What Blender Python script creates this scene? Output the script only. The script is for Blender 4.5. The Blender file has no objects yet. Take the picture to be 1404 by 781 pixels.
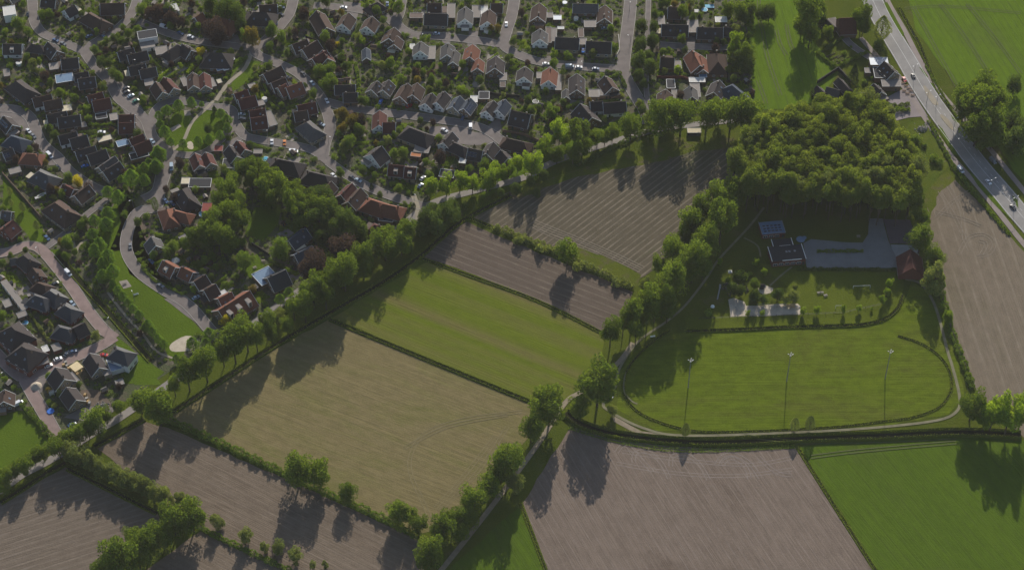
import bpy, bmesh, math, random
import numpy as np
from mathutils import Vector, Matrix
random.seed(7); rng = np.random.default_rng(7)
R = math.radians
S = bpy.context.scene
COL = S.collection
# ------------------------------------------------------------------ camera
F = 2700.0; TH = R(46.0); CAMH = 747.0; CAMY = -721.0
cam = bpy.data.cameras.new('camera'); co = bpy.data.objects.new('camera', cam); COL.objects.link(co)
co.location = (0, CAMY, CAMH); co.rotation_euler = (math.pi/2 - TH, 0, 0)
cam.sensor_width = 36; cam.lens = F/1404*36; cam.clip_start = 5; cam.clip_end = 30000
S.camera = co
# ------------------------------------------------------------------ light
EL = R(27.5); AZ = R(8)
w = bpy.data.worlds.new('World'); S.world = w; w.use_nodes = True
nt = w.node_tree; bg = nt.nodes['Background']; sk = nt.nodes.new('ShaderNodeTexSky')
sk.sky_type = 'NISHITA'; sk.sun_disc = False; sk.sun_elevation = EL; sk.sun_rotation = AZ
nt.links.new(sk.outputs[0], bg.inputs[0]); bg.inputs[1].default_value = 0.10
sl = bpy.data.lights.new('sun', 'SUN'); so = bpy.data.objects.new('sun', sl); COL.objects.link(so)
sl.energy = 4.5; sl.angle = R(0.5); sl.color = (1, .93, .82)
ldir = Vector((-math.sin(AZ)*math.cos(EL), -math.cos(AZ)*math.cos(EL), -math.sin(EL)))
so.rotation_euler = ldir.to_track_quat('-Z', 'Y').to_euler(); so.location = (80, 600, 400)
S.view_settings.view_transform = 'Standard'; S.view_settings.look = 'None'
S.view_settings.exposure = 0.46; S.view_settings.gamma = 1
HAZE = 0.000027
S.cycles.max_bounces = 6; S.cycles.diffuse_bounces = 4; S.cycles.transmission_bounces = 5; S.cycles.volume_bounces = 0; S.cycles.transparent_max_bounces = 4

# ------------------------------------------------------------------ pixel -> ground
def G(px, py, z=0.0):
    x = (px-702)/F; u = -(py-390.5)/F
    d = (x, u*math.sin(TH)+math.cos(TH), u*math.cos(TH)-math.sin(TH))
    t = (z-CAMH)/d[2]
    return Vector((d[0]*t, CAMY+d[1]*t, z))
def pix(p):
    v = Vector((p[0], p[1]-CAMY, p[2]-CAMH))
    dep = v.y*math.cos(TH)-v.z*math.sin(TH); up = v.y*math.sin(TH)+v.z*math.cos(TH)
    return 702+F*v.x/dep, 390.5-F*up/dep
def scale_at(px, py):
    a = G(px, py); b = G(px+10, py); return 10/(b-a).length
T = dict(P=(0,0,1),A=(0,0,4.3375),B=(220,0,4.3375),C=(440,0,4.3375),D=(660,0,4.3375),E=(0,160,4.3375),F=(220,160,4.3375),
 G=(440,160,4.3375),H=(660,120,4.3375),I=(0,320,4.3375),J=(220,320,4.3375),L=(0,480,4.3375),K=(880,0,4.3375),M=(1080,0,3.253),
 N=(940,260,3.256),Q=(60,490,7.436),R=(180,120,7.1),S=(1080,0,5.578),T=(860,0,5.205),U=(960,280,4.594),V=(1130,280,4.594),
 W=(0,540,3.24),X=(180,330,3.47),Y=(400,240,3.47),Z=(620,130,2.479),AA=(780,250,3.47),AB=(960,110,2.892),AC=(1240,90,3.256),
 AD=(1200,350,2.892),AE=(560,480,2.594),TR=(360,600,4.317),TS=(200,560,2.42),O7=(820,460,2.404))
def tp(t, x, y):
    a, b, z = T[t]; return a+x/z, b+y/z
def tl(t, pts): return [tp(t, *p) for p in pts]

# ------------------------------------------------------------------ materials
def new_mat(name):
    m = bpy.data.materials.new(name); m.use_nodes = True
    n = m.node_tree; b = n.nodes['Principled BSDF']; b.inputs['Roughness'].default_value = .9
    b.inputs['Specular IOR Level'].default_value = .2
    return m, n, b
def rgb(c): return (c[0], c[1], c[2], 1)
def mixc(n, fac, a, b, mode='MIX'):
    m = n.nodes.new('ShaderNodeMix'); m.data_type = 'RGBA'; m.blend_type = mode
    if hasattr(fac, 'is_linked'): n.links.new(fac, m.inputs[0])
    else: m.inputs[0].default_value = fac
    for s, v in ((m.inputs[6], a), (m.inputs[7], b)):
        if hasattr(v, 'is_linked'): n.links.new(v, s)
        else: s.default_value = rgb(v)
    return m.outputs[2]
def ramp(n, src, a, b):
    m = n.nodes.new('ShaderNodeMapRange'); m.inputs[1].default_value = a; m.inputs[2].default_value = b
    n.links.new(src, m.inputs[0]); return m.outputs[0]
def noise(n, scale, vec=None, detail=4, rough=.6, dist=0):
    t = n.nodes.new('ShaderNodeTexNoise'); t.inputs['Scale'].default_value = scale
    t.inputs['Detail'].default_value = detail; t.inputs['Roughness'].default_value = rough; t.inputs['Distortion'].default_value = dist
    if vec is None: vec = coord(n)
    n.links.new(vec, t.inputs['Vector']); return t.outputs[0]
def coord(n, kind='Object', rot=0, scale=(1,1,1)):
    c = n.nodes.new('ShaderNodeTexCoord'); mp = n.nodes.new('ShaderNodeMapping'); mp.vector_type = 'POINT'
    r1 = n.nodes.new('ShaderNodeVectorRotate'); r1.rotation_type = 'Z_AXIS'; r1.inputs['Angle'].default_value = -rot
    n.links.new(c.outputs[kind], r1.inputs[0]); n.links.new(r1.outputs[0], mp.inputs[0]); mp.inputs['Scale'].default_value = scale
    return mp.outputs[0]
def bump(n, b, h, s=.5, d=.3):
    k = n.nodes.new('ShaderNodeBump'); k.inputs['Strength'].default_value = s; k.inputs['Distance'].default_value = d
    n.links.new(h, k.inputs['Height']); n.links.new(k.outputs[0], b.inputs['Normal'])
def plain(name, c, rough=.8, var=.12, ns=1.0, metal=0):
    m, n, b = new_mat(name); b.inputs['Roughness'].default_value = rough; b.inputs['Metallic'].default_value = metal
    f = noise(n, ns); f = ramp(n, f, .3, .7)
    c1 = mixc(n, f, [v*(1-var) for v in c], [min(1, v*(1+var)) for v in c])
    n.links.new(c1, b.inputs['Base Color']); return m
def tinted(name, c, var=.25, rough=.85, ns=.7, stripes=0, spec=.2):
    """colour with a small tint that changes from object to object"""
    m, n, b = new_mat(name); b.inputs['Roughness'].default_value = rough; b.inputs['Specular IOR Level'].default_value = spec
    oi = n.nodes.new('ShaderNodeObjectInfo')
    a = mixc(n, oi.outputs['Random'], [v*(1-var) for v in c], [v*(1+var) for v in c])
    f = ramp(n, noise(n, ns, detail=6), .3, .7); a = mixc(n, f, a, [v*.75 for v in c])
    f2 = ramp(n, noise(n, 9, detail=2), .3, .7); a = mixc(n, .3, a, mixc(n, f2, [v*.6 for v in c], [v*1.5 for v in c]))
    n.links.new(a, b.inputs['Base Color'])
    if stripes:
        wv = n.nodes.new('ShaderNodeTexWave'); wv.inputs['Scale'].default_value = stripes; wv.bands_direction = 'Z'
        n.links.new(coord(n), wv.inputs['Vector']); bump(n, b, wv.outputs[1], .5, .08)
    return m
def angle(tile, x1, y1, x2, y2):
    a = G(*tp(tile, x1, y1)); b = G(*tp(tile, x2, y2)); d = b-a; return math.atan2(d.y, d.x)
def field(name, c1, c2, ang, width=1.0, con=.35, track=None, patch=None, big=.012, bands=None, bstr=.5, fine=.5):
    """crop or soil: colours run in rows along ang"""
    if c1[1] > c1[0] and name != 'stubble': c1 = (c1[0]*.72, c1[1]*.72, c1[2]*.30); c2 = (c2[0]*.88, c2[1]*.86, c2[2]*.34)
    m, n, b = new_mat(name); b.inputs['Roughness'].default_value = 1; b.inputs['Specular IOR Level'].default_value = .02
    v = coord(n, rot=ang, scale=(.02, 1, 1))
    rows = ramp(n, noise(n, 1/width, v, detail=3, rough=.7), .3, .7)
    v2 = coord(n, rot=ang, scale=(.05, .5, 1)); soft = ramp(n, noise(n, .14, v2, detail=3), .3, .7)
    base = mixc(n, rows, c1, c2)
    base = mixc(n, con, mixc(n, soft, c1, c2), base)
    if bands:
        v3 = coord(n, rot=ang, scale=(.012, 1, 1)); bf = ramp(n, noise(n, bands[1], v3, detail=1), bands[2], bands[2]+.22)
        base = mixc(n, bf, base, mixc(n, rows, bands[0], [x*.7 for x in bands[0]]))
    if patch:
        pf = ramp(n, noise(n, big, coord(n, rot=ang, scale=(.35, 1, 1)), detail=7, rough=.7, dist=.8), patch[1], patch[1]+.14); base = mixc(n, pf, base, patch[0])
    if track:
        col, period, lo, off = track
        wv = n.nodes.new('ShaderNodeTexWave'); wv.bands_direction = 'Y'; wv.inputs['Scale'].default_value = .31416/period*1.0
        wv.inputs['Distortion'].default_value = 1.2; wv.inputs['Detail Scale'].default_value = .06; wv.inputs['Detail'].default_value = 1
        n.links.new(coord(n, rot=ang), wv.inputs['Vector'])
        tf = ramp(n, wv.outputs[1], lo, min(1, lo+.12)); nn = ramp(n, noise(n, .09, detail=6, rough=.7), .33, .72)
        mm = n.nodes.new('ShaderNodeMath'); mm.operation = 'MULTIPLY'; n.links.new(tf, mm.inputs[0]); n.links.new(nn, mm.inputs[1])
        base = mixc(n, mm.outputs[0], base, col)
    g = ramp(n, noise(n, 1.2, detail=5, rough=.75), .25, .75)
    base = mixc(n, fine*.6, base, mixc(n, g, [x*.45 for x in c1], [x*1.5 for x in c2]))
    g2 = ramp(n, noise(n, .28, coord(n, rot=ang, scale=(.45, 1, 1)), detail=5, rough=.7), .38, .62); base = mixc(n, fine*.35, base, mixc(n, g2, [x*.6 for x in c1], [x*1.3 for x in c2]))
    n.links.new(base, b.inputs['Base Color'])
    ad = n.nodes.new('ShaderNodeMath'); n.links.new(rows, ad.inputs[0]); n.links.new(g, ad.inputs[1]); bump(n, b, ad.outputs[0], bstr, .25)
    return m
def leaf(name, c, tr=.45, var=.3):
    m = bpy.data.materials.new(name); m.use_nodes = True; n = m.node_tree; n.nodes.clear()
    out = n.nodes.new('ShaderNodeOutputMaterial'); d = n.nodes.new('ShaderNodeBsdfDiffuse'); t = n.nodes.new('ShaderNodeBsdfTranslucent')
    mx = n.nodes.new('ShaderNodeMixShader'); mx.inputs[0].default_value = tr
    oi = n.nodes.new('ShaderNodeObjectInfo')
    a = mixc(n, oi.outputs['Random'], [c[0]*(1-var), c[1]*(1-var), c[2]*(1-var)], [c[0]*(1+var), c[1]*(1+var*.8), c[2]*(1+var*.5)])
    f = ramp(n, noise(n, 2.2, detail=3), .35, .65); a = mixc(n, f, a, [c[0]*.65, c[1]*.72, c[2]*.8])
    n.links.new(a, d.inputs[0])
    a2 = mixc(n, 1.0, a, (1.5, 1.4, .6), 'MULTIPLY'); n.links.new(a2, t.inputs[0])
    n.links.new(d.outputs[0], mx.inputs[1]); n.links.new(t.outputs[0], mx.inputs[2]); n.links.new(mx.outputs[0], out.inputs[0])
    return m
LEAF = dict(oak=leaf('leaf_oak', (0.147,0.210,0.032)), lime=leaf('leaf_lime', (0.179,0.285,0.043), .4, .2), bright=leaf('leaf_bright', (0.235,0.332,0.036), .5),
  pale=leaf('leaf_pale', (0.218,0.259,0.076), .4), copper=leaf('leaf_copper', (.090,.060,.060), .3, .2), tall=leaf('leaf_tall', (0.179,0.226,0.041), .5, .35), yellow=leaf('leaf_yellow', (0.527,0.449,0.026), .5, .1),
  conifer=leaf('leaf_conifer', (0.057,0.090,0.028), .1), olive=leaf('leaf_olive', (0.208,0.169,0.038), .4), wood=leaf('leaf_wood', (0.199,0.255,0.044), .42, .35),
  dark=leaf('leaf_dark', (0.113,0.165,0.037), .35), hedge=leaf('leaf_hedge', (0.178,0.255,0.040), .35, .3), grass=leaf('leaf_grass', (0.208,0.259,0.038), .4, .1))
BARK = plain('bark', (.07,.055,.04), .95, .4, 6)
ROOF = dict(d=tinted('roof_dark', (.044,.036,.036), stripes=1.4), b=tinted('roof_brown', (.062,.038,.030), stripes=1.4), r=tinted('roof_red', (.085,.030,.024), stripes=1.4),
  o=tinted('roof_orange', (.17,.068,.042), .15, stripes=1.4), g=tinted('roof_grey', (.085,.08,.078), stripes=1.4), u=tinted('roof_blue_grey', (.045,.058,.08), stripes=1.4),
  n=tinted('roof_black_pantile', (.020,.022,.030), stripes=1.4, spec=.5, rough=.5))
FLAT = dict(w=tinted('felt_white', (.50,.49,.46), .12), l=tinted('felt_light', (.22,.195,.175), .3), k=tinted('felt_dark', (.026,.027,.032)), c=tinted('felt_cream', (.50,.44,.32), .1),
  b=tinted('felt_brown', (.12,.09,.075)), u=tinted('blue_glazing', (.12,.19,.28), .1, .25, spec=.5), r=tinted('felt_red', (.2,.05,.04)), t=tinted('felt_orange', (.35,.14,.06)),
  y=tinted('plywood', (.62,.50,.30), .05))
WALL = dict(b=tinted('brick_brown', (.17,.115,.08), .3, .95, 2), w=tinted('render_white', (.72,.71,.68), .08), c=tinted('brick_buff', (.30,.25,.18), .2, .95, 2),
  r=tinted('brick_red', (.15,.055,.04), .2, .95, 2), k=tinted('boards_dark', (.035,.033,.03)), y=tinted('timber_raw', (.42,.29,.14), .1))
WHITE = plain('white_paint', (.72,.72,.70), .5, .05); GREYP = plain('grey_metal', (.20,.205,.21), .5, .1, 2, 0); DARKM = plain('dark_metal', (.04,.04,.045), .5)
def glass(name, c, r=.08):
    m, n, b = new_mat(name); b.inputs['Base Color'].default_value = rgb(c); b.inputs['Roughness'].default_value = r; b.inputs['Specular IOR Level'].default_value = .8
    return m
GLASS = glass('window_glass', (.03,.04,.055)); SOLAR = glass('solar_cells', (.012,.018,.05), .2); SKYL = glass('skylight_glass', (.10,.14,.20), .05); WATER = glass('pool_water', (.05,.28,.42))
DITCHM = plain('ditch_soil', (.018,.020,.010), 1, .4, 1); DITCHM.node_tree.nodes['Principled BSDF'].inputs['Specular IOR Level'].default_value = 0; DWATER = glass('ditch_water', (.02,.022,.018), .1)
# town ground: gardens, soil, paving all mixed
def town_mat():
    m, n, b = new_mat('garden_ground'); b.inputs['Roughness'].default_value = 1
    a = ramp(n, noise(n, .09, detail=5, rough=.65), .46, .54); c = ramp(n, noise(n, .16, detail=5), .55, .6); g = ramp(n, noise(n, 1.1, detail=5, rough=.7), .3, .7)
    base = mixc(n, a, (.045,.065,.018), (.085,.068,.05)); base = mixc(n, c, base, (.15,.13,.11))
    base = mixc(n, .5, base, mixc(n, g, (.03,.035,.015), (.13,.13,.07)))
    n.links.new(base, b.inputs['Base Color']); bump(n, b, g, .8, .4); return m
def grass_mat(name, c1, c2, sc=.05, patch=None):
    c1 = (c1[0]*.78, c1[1]*.78, c1[2]*.35); c2 = (c2[0]*.92, c2[1]*.90, c2[2]*.38)
    m, n, b = new_mat(name); b.inputs['Roughness'].default_value = 1; b.inputs['Specular IOR Level'].default_value = .02
    a = ramp(n, noise(n, sc, detail=6, rough=.65), .35, .65); g = ramp(n, noise(n, .9, detail=5, rough=.75), .25, .75)
    base = mixc(n, a, c1, c2)
    if patch: base = mixc(n, ramp(n, noise(n, patch[1], detail=5, dist=.6), patch[2], patch[2]+.12), base, patch[0])
    base = mixc(n, .35, base, mixc(n, g, [x*.5 for x in c1], [x*1.35 for x in c2]))
    n.links.new(base, b.inputs['Base Color']); bump(n, b, g, .7, .3); return m
def pave_mat(name, c, var=.2, spot=.12):
    m, n, b = new_mat(name); b.inputs['Roughness'].default_value = .9
    a = ramp(n, noise(n, spot, detail=6, rough=.6), .3, .7); g = ramp(n, noise(n, 3, detail=4, rough=.7), .3, .7)
    base = mixc(n, a, [x*(1-var) for x in c], [x*(1+var) for x in c]); base = mixc(n, .3, base, mixc(n, g, [x*.7 for x in c], [x*1.25 for x in c]))
    n.links.new(base, b.inputs['Base Color']); bump(n, b, g, .3, .05); return m
M_TOWN = town_mat(); M_LAND = grass_mat('rough_grass', (.055,.080,.016), (.085,.105,.026), .03, ((.10,.085,.045), .06, .6))
M_LAWN = grass_mat('lawn', (.070,.112,.018), (.085,.135,.022), .04); M_GLAWN = grass_mat('garden_lawn', (.085,.125,.022), (.125,.165,.03), .1)
M_BRICKRD = pave_mat('clinker_street', (.140,.121,.113), .28, .2); M_ASPH = pave_mat('asphalt_main', (.21,.20,.19), .28, .09); M_LANE = pave_mat('lane_asphalt', (.20,.18,.165)); M_PATH = pave_mat('path_gravel', (.235,.205,.155)); M_FAINT = pave_mat('trodden_grass', (.15,.14,.085), .35, .25)
M_REDRD = pave_mat('red_clinker', (.205,.15,.137), .28, .2); M_PATIO = pave_mat('patio_slabs', (.22,.195,.17)); M_SAND = pave_mat('sand', (.38,.33,.26), .25, .35); M_KERB = pave_mat('kerb_stone', (.33,.31,.28))
M_CYC = pave_mat('cycle_path', (.21,.175,.16)); M_YARD = pave_mat('yard_tarmac', (.15,.155,.155)); M_TRACK = pave_mat('earth_track', (.20,.165,.115), .3, .4); M_MOW = grass_mat('mowing_line', (.070,.088,.034), (.084,.105,.036), .3); M_SOIL = pave_mat('bare_soil', (.10,.075,.055), .3, .3)
M_MARK = plain('road_marking', (.42,.42,.40), .7, .1)

# ------------------------------------------------------------------ mesh helpers
class MB:
    def __init__(s): s.v = []; s.f = []; s.m = []
    def face(s, pts, m=0):
        k = len(s.v); s.v += [tuple(p) for p in pts]; s.f.append(tuple(range(k, k+len(pts)))); s.m.append(m)
    def hexa(s, b, t, m=0):     # bottom ring, top ring (ccw)
        k = len(s.v); n = len(b); s.v += [tuple(p) for p in b]+[tuple(p) for p in t]
        s.f.append(tuple(range(k+n-1, k-1, -1))); s.f.append(tuple(range(k+n, k+2*n))); s.m += [m, m]
        for i in range(n):
            j = (i+1) % n; s.f.append((k+i, k+j, k+n+j, k+n+i)); s.m.append(m)
    def box(s, x0, x1, y0, y1, z0, z1, m=0):
        s.hexa([(x0,y0,z0),(x1,y0,z0),(x1,y1,z0),(x0,y1,z0)], [(x0,y0,z1),(x1,y0,z1),(x1,y1,z1),(x0,y1,z1)], m)
    def cyl(s, c, r0, r1, z0, z1, n=8, m=0, tilt=(0,0)):
        b = [(c[0]+r0*math.cos(2*math.pi*i/n), c[1]+r0*math.sin(2*math.pi*i/n), z0) for i in range(n)]
        t = [(c[0]+tilt[0]+r1*math.cos(2*math.pi*i/n), c[1]+tilt[1]+r1*math.sin(2*math.pi*i/n), z1) for i in range(n)]
        s.hexa(b, t, m)
    def bar(s, a, b, r, m=0, n=6):
        a = Vector(a); b = Vector(b); d = (b-a).normalized(); u = d.orthogonal().normalized(); w_ = d.cross(u)
        q = lambda c: [tuple(c+(u*math.cos(2*math.pi*i/n)+w_*math.sin(2*math.pi*i/n))*r) for i in range(n)]
        s.hexa(q(a), q(b), m)
    def mesh(s, name, mats):
        me = bpy.data.meshes.new(name); me.from_pydata(s.v, [], s.f)
        for m in (mats if isinstance(mats, (list, tuple)) else [mats]): me.materials.append(m)
        me.polygons.foreach_set('material_index', s.m); me.update(); return me
def link(name, data, parent=None, loc=None, rz=0, scale=None):
    o = bpy.data.objects.new(name, data); COL.objects.link(o)
    if parent: o.parent = parent
    if loc is not None: o.location = loc
    if rz: o.rotation_euler = (0, 0, rz)
    if scale: o.scale = scale
    return o
def build(mb, name, mats, parent=None, loc=None, rz=0): return link(name, mb.mesh(name, mats), parent, loc, rz)
def tag(o, label, cat, group=None, kind=None):
    if label: o['label'] = label
    if cat: o['category'] = cat
    if group: o['group'] = group
    if kind: o['kind'] = kind
    return o

# deferred, unique labels: ordinals counted from the left among look-alikes of one place
ONES = ['zeroth','first','second','third','fourth','fifth','sixth','seventh','eighth','ninth','tenth','eleventh','twelfth','thirteenth','fourteenth','fifteenth','sixteenth','seventeenth','eighteenth','nineteenth']
def ordw(n):
    if n < 20: return ONES[n]
    t = {2:'twenty',3:'thirty',4:'forty',5:'fifty',6:'sixty'}[n//10]
    return t+'-'+ONES[n % 10] if n % 10 else {2:'twentieth',3:'thirtieth',4:'fortieth',5:'fiftieth',6:'sixtieth'}[n//10]
MARKS = [(35,25,'in the top left corner of town'),(120,80,'beside the winding street upper left'),(215,50,'near the row of copper beeches'),(300,30,'near the orange hipped roof up top'),
 (60,130,'along the shaded left side street'),(30,215,'by the grass strip at far left'),(115,225,'along the diagonal street left of the limes'),(180,170,'west of the tree-ringed green'),(265,120,'north of the tree-ringed green'),
 (265,172,'on the tree-ringed green'),(260,225,'south of the tree-ringed green'),(335,105,'beside the forked footpath lawn'),(370,30,'around the pale bending top street'),(400,130,'right of the forked footpath lawn'),
 (330,205,'around the walled lawn in the wood'),(415,195,'beside the bending street in the centre'),(470,60,'in the gardens left of the cul-de-sac'),(500,125,'along the long shaded middle street'),
 (560,60,'around the square cul-de-sac'),(620,110,'in the back gardens upper middle'),(610,25,'in the top row above the cul-de-sac'),(600,160,'along the right end of the middle street'),
 (720,35,'between the two top right streets'),(780,60,'around the terraces left of the wide street'),(720,110,'in the row below the top right streets'),(830,130,'near the foot of the wide top street'),(690,180,'beside the small square car park'),
 (480,180,'around the leafy bend below the centre'),(530,220,'around the white-fronted house'),(590,200,'beside the paved court near the lane'),(440,250,'beside the dark wood lot'),(515,290,'around the large brown hipped house'),
 (60,285,'by the brick fence and grass strip'),(125,290,'among the limes by the curved street'),(215,290,'around the house with three skylights'),(250,370,'along the lower curved street'),(200,400,'on the long picnic lawn'),
 (330,400,'around the large orange-roofed villa'),(400,350,'around the low house with solar pergola'),(30,380,'in the lower left new streets'),(90,400,'beside the straight red street at left'),(40,470,'around the big dark villas lower left'),
 (100,540,'around the building site'),(15,545,'at the left edge by the green paddock'),(160,480,'near the modern white house'),(910,30,'in the top row right of the wide street'),(930,90,'around the orange cross-gabled house'),
 (940,130,'in the row above the dark limes'),(1110,20,'by the red farm barn'),(1130,100,'around the walled farm garden'),(1200,80,'around the roadside inn'),(300,300,'in the wood behind the villa'),(340,330,'in the orchard behind the villa')]
GROUPS = {}
def mark(px, py): return min(MARKS, key=lambda m: (m[0]-px)**2+((m[1]-py)*1.3)**2)[2]
def later(o, look, cat, group, px, py, where=None):
    o['category'] = cat; o['group'] = group
    GROUPS.setdefault((look, where or mark(px, py)), []).append((px, py, o))
def flush_labels():
    for (look, where), L in GROUPS.items():
        L.sort(key=lambda t: t[0]); n = len(L)
        for i, (x, y, o) in enumerate(L):
            if o['category'] in ('tree', 'bush') and len((look+' '+where).split()) > 10: look = look.replace('dark red copper-leaved tree', 'copper-leaved tree').replace('bright yellow-green', 'bright green').replace('pale greyish-green', 'pale').replace('slim upright pale', 'slim pale')
            if n == 1: lab = look+' '+where
            elif n == 2: lab = ('left-hand ' if i == 0 else 'right-hand ')+look+' '+where
            elif i == n-1: lab = 'rightmost '+look+' '+where
            elif i == 0: lab = 'leftmost '+look+' '+where
            else: lab = ordw(i+1)+' '+look+' from the left '+where
            o['label'] = lab if len(lab.split()) <= 16 else lab.replace(' from the left', ' from left').replace(' tree from', ' from')

# ------------------------------------------------------------------ occupancy grid
GX, GY, CS = -460, -360, 2.0; GW, GH = 460, 470
occ = np.zeros((GH, GW), np.uint8)
XX, YY = np.meshgrid(GX+(np.arange(GW)+.5)*CS, GY+(np.arange(GH)+.5)*CS)
def inside(poly, X, Y):
    r = np.zeros(X.shape, bool); n = len(poly)
    for i in range(n):
        x1, y1 = poly[i]; x2, y2 = poly[(i+1) % n]
        c = ((y1 > Y) != (y2 > Y)); 
        with np.errstate(divide='ignore', invalid='ignore'): r ^= c & (X < (x2-x1)*(Y-y1)/((y2-y1) or 1e-9)+x1)
    return r
def occ_poly(pts, v=1): occ[inside([(p[0], p[1]) for p in pts], XX, YY)] = v
def occ_line(pts, wd, v=1):
    for a, b in zip(pts[:-1], pts[1:]):
        dx, dy = b[0]-a[0], b[1]-a[1]; L2 = dx*dx+dy*dy or 1e-6
        t = np.clip(((XX-a[0])*dx+(YY-a[1])*dy)/L2, 0, 1)
        occ[(XX-a[0]-t*dx)**2+(YY-a[1]-t*dy)**2 < (wd/2)**2] = v
def busy(x, y, r=1.5):
    i0 = int((x-r-GX)/CS); i1 = int((x+r-GX)/CS); j0 = int((y-r-GY)/CS); j1 = int((y+r-GY)/CS)
    if i0 < 0 or j0 < 0 or i1 >= GW or j1 >= GH: return True
    return occ[j0:j1+1, i0:i1+1].any()

# ------------------------------------------------------------------ ground sheets
def smooth(pts, n=4, closed=False):
    out = []; m = len(pts)
    rngs = range(m) if closed else range(m-1)
    for i in rngs:
        p0 = pts[(i-1) % m] if closed or i > 0 else pts[i]; p1 = pts[i]; p2 = pts[(i+1) % m]; p3 = pts[(i+2) % m] if closed or i < m-2 else p2
        for k in range(n):
            t = k/n
            out.append(tuple(.5*((2*p1[j])+(-p0[j]+p2[j])*t+(2*p0[j]-5*p1[j]+4*p2[j]-p3[j])*t*t+(-p0[j]+3*p1[j]-3*p2[j]+p3[j])*t**3) for j in (0, 1)))
    if not closed: out.append(tuple(pts[-1]))
    return out
LAY = {}
def layer(z):
    k = round(z, 3); LAY[k] = LAY.get(k, -1)+1; return z+LAY[k]*.0035
def sheet(name, px, mat, z, rag=.5, sm=0, kind='structure', occv=None):
    if sm: px = smooth(px, sm, True)
    w_ = [G(*p) for p in px]; out = []
    for a, b in zip(w_, w_[1:]+w_[:1]):
        L = (b-a).length; k = max(1, int(L/5)) if rag else 1
        nrm = Vector((-(b-a).y, (b-a).x, 0)).normalized()
        for i in range(k):
            out.append(a.lerp(b, i/k)+nrm*(random.uniform(-rag, rag) if rag and i else 0))
    bm = bmesh.new(); vs = [bm.verts.new((p.x, p.y, 0)) for p in out]; f = bm.faces.new(vs)
    if f.normal.z < 0: bmesh.ops.reverse_faces(bm, faces=[f])
    bmesh.ops.triangulate(bm, faces=bm.faces[:]); bm.normal_update()
    if sum(f.normal.z for f in bm.faces) < 0: bmesh.ops.reverse_faces(bm, faces=bm.faces[:])
    me = bpy.data.meshes.new(name); bm.to_mesh(me); bm.free(); me.materials.append(mat)
    o = link(name, me, None, (0, 0, layer(z))); o['kind'] = kind
    if occv is not None: occ_poly(w_, occv)
    return o
def offset(pts, wd):
    L, Rr = [], []
    for i, p in enumerate(pts):
        a = pts[max(0, i-1)]; b = pts[min(len(pts)-1, i+1)]
        d = Vector((b[0]-a[0], b[1]-a[1], 0)).normalized(); n_ = Vector((-d.y, d.x, 0))
        hw = (wd[i] if isinstance(wd, list) else wd)/2
        L.append((p[0]+n_.x*hw, p[1]+n_.y*hw)); Rr.append((p[0]-n_.x*hw, p[1]-n_.y*hw))
    return L, Rr
def strip_mb(mb, pts, wd, z=0, thick=0, m=0):
    L, Rr = offset(pts, wd)
    for i in range(len(pts)-1):
        q = [Rr[i], Rr[i+1], L[i+1], L[i]]
        if thick: mb.hexa([(p[0], p[1], z) for p in q], [(p[0], p[1], z+thick) for p in q], m)
        else: mb.face([(p[0], p[1], z) for p in q], m)
KERBS = []
def road(name, px, wd, mat, z, sm=5, kerb=False, occm=2):
    pts = [(v.x, v.y) for v in (G(*p) for p in (smooth(px, sm) if sm else px))]
    mb = MB(); strip_mb(mb, pts, wd); o = build(mb, name, mat, None, (0, 0, layer(z+.08 if z >= .1 else z))); o['kind'] = 'structure'
    if kerb:
        KERBS.append((o, pts, wd))
    occ_line(pts, wd+occm)
    return o
sheet('ground', [(-1200,-900),(2600,-900),(2000,1300),(-600,1300)], M_LAND, 0, 0)
TOWN = [(-120,-120),(1040,-120),(1040,140),(1030,152),(880,165),(800,188),(715,222),(640,240),(590,270),(560,318),(420,395),(290,470),(180,545),(100,590),(-120,600)]
sheet('town_ground', TOWN, M_TOWN, .03, 0)
sheet('paddock', [(-20,570),(30,562),(45,568),(68,605),(0,645),(-20,650)], M_LAWN, .06)
# fields
f_stub = field('stubble', (.124,.106,.044), (.172,.138,.068), angle('TS',300,20,1100,330), 1.7, .8, patch=((.112,.116,.030), .49), big=.035, fine=.6)
f_green = field('striped_crop', (.108,.142,.030), (.122,.152,.034), angle('P',450,437,728,551), .9, .4, bands=((.155,.120,.055), .085, .43), fine=.4)
f_dark = field('ploughed_dark', (.072,.056,.043), (.125,.098,.078), angle('Z',0,510,600,740), .7, .6, track=((.20,.165,.13), 4.2, .86, 0), fine=.35)
f_line = field('lined_soil', (.076,.066,.044), (.104,.087,.061), angle('AA',90,300,460,20), .8, .5, track=((.29,.24,.19), 3.3, .80, 0), patch=((.07,.085,.028), .56), big=.03, fine=.55)
f_bl = field('furrowed_soil', (.105,.079,.057), (.160,.127,.096), angle('TS',100,130,800,480), .65, .7, track=((.185,.15,.12), 3.1, .82, 0), patch=((.085,.066,.052), .52), big=.02, fine=.55)
f_bl2 = field('furrowed_soil_left', (.10,.077,.057), (.155,.125,.098), angle('W',10,760,700,540), .65, .7, track=((.20,.165,.135), 3.3, .76, 0), patch=((.085,.066,.052), .54), big=.02, fine=.5)
f_dirt = field('bare_field', (.120,.092,.072), (.174,.137,.111), angle('O7',100,400,330,760), .8, .45, track=((.22,.185,.16), 3.4, .88, 0), patch=((.105,.078,.060), .50), big=.02, fine=.5)
f_grn = field('dense_crop', (.065,.112,.018), (.080,.130,.024), angle('O7',800,400,1100,760), 1, .35, track=((.05,.07,.015), 4.5, .86, 0), patch=((.055,.075,.014), .54), big=.03, fine=.45)
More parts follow.
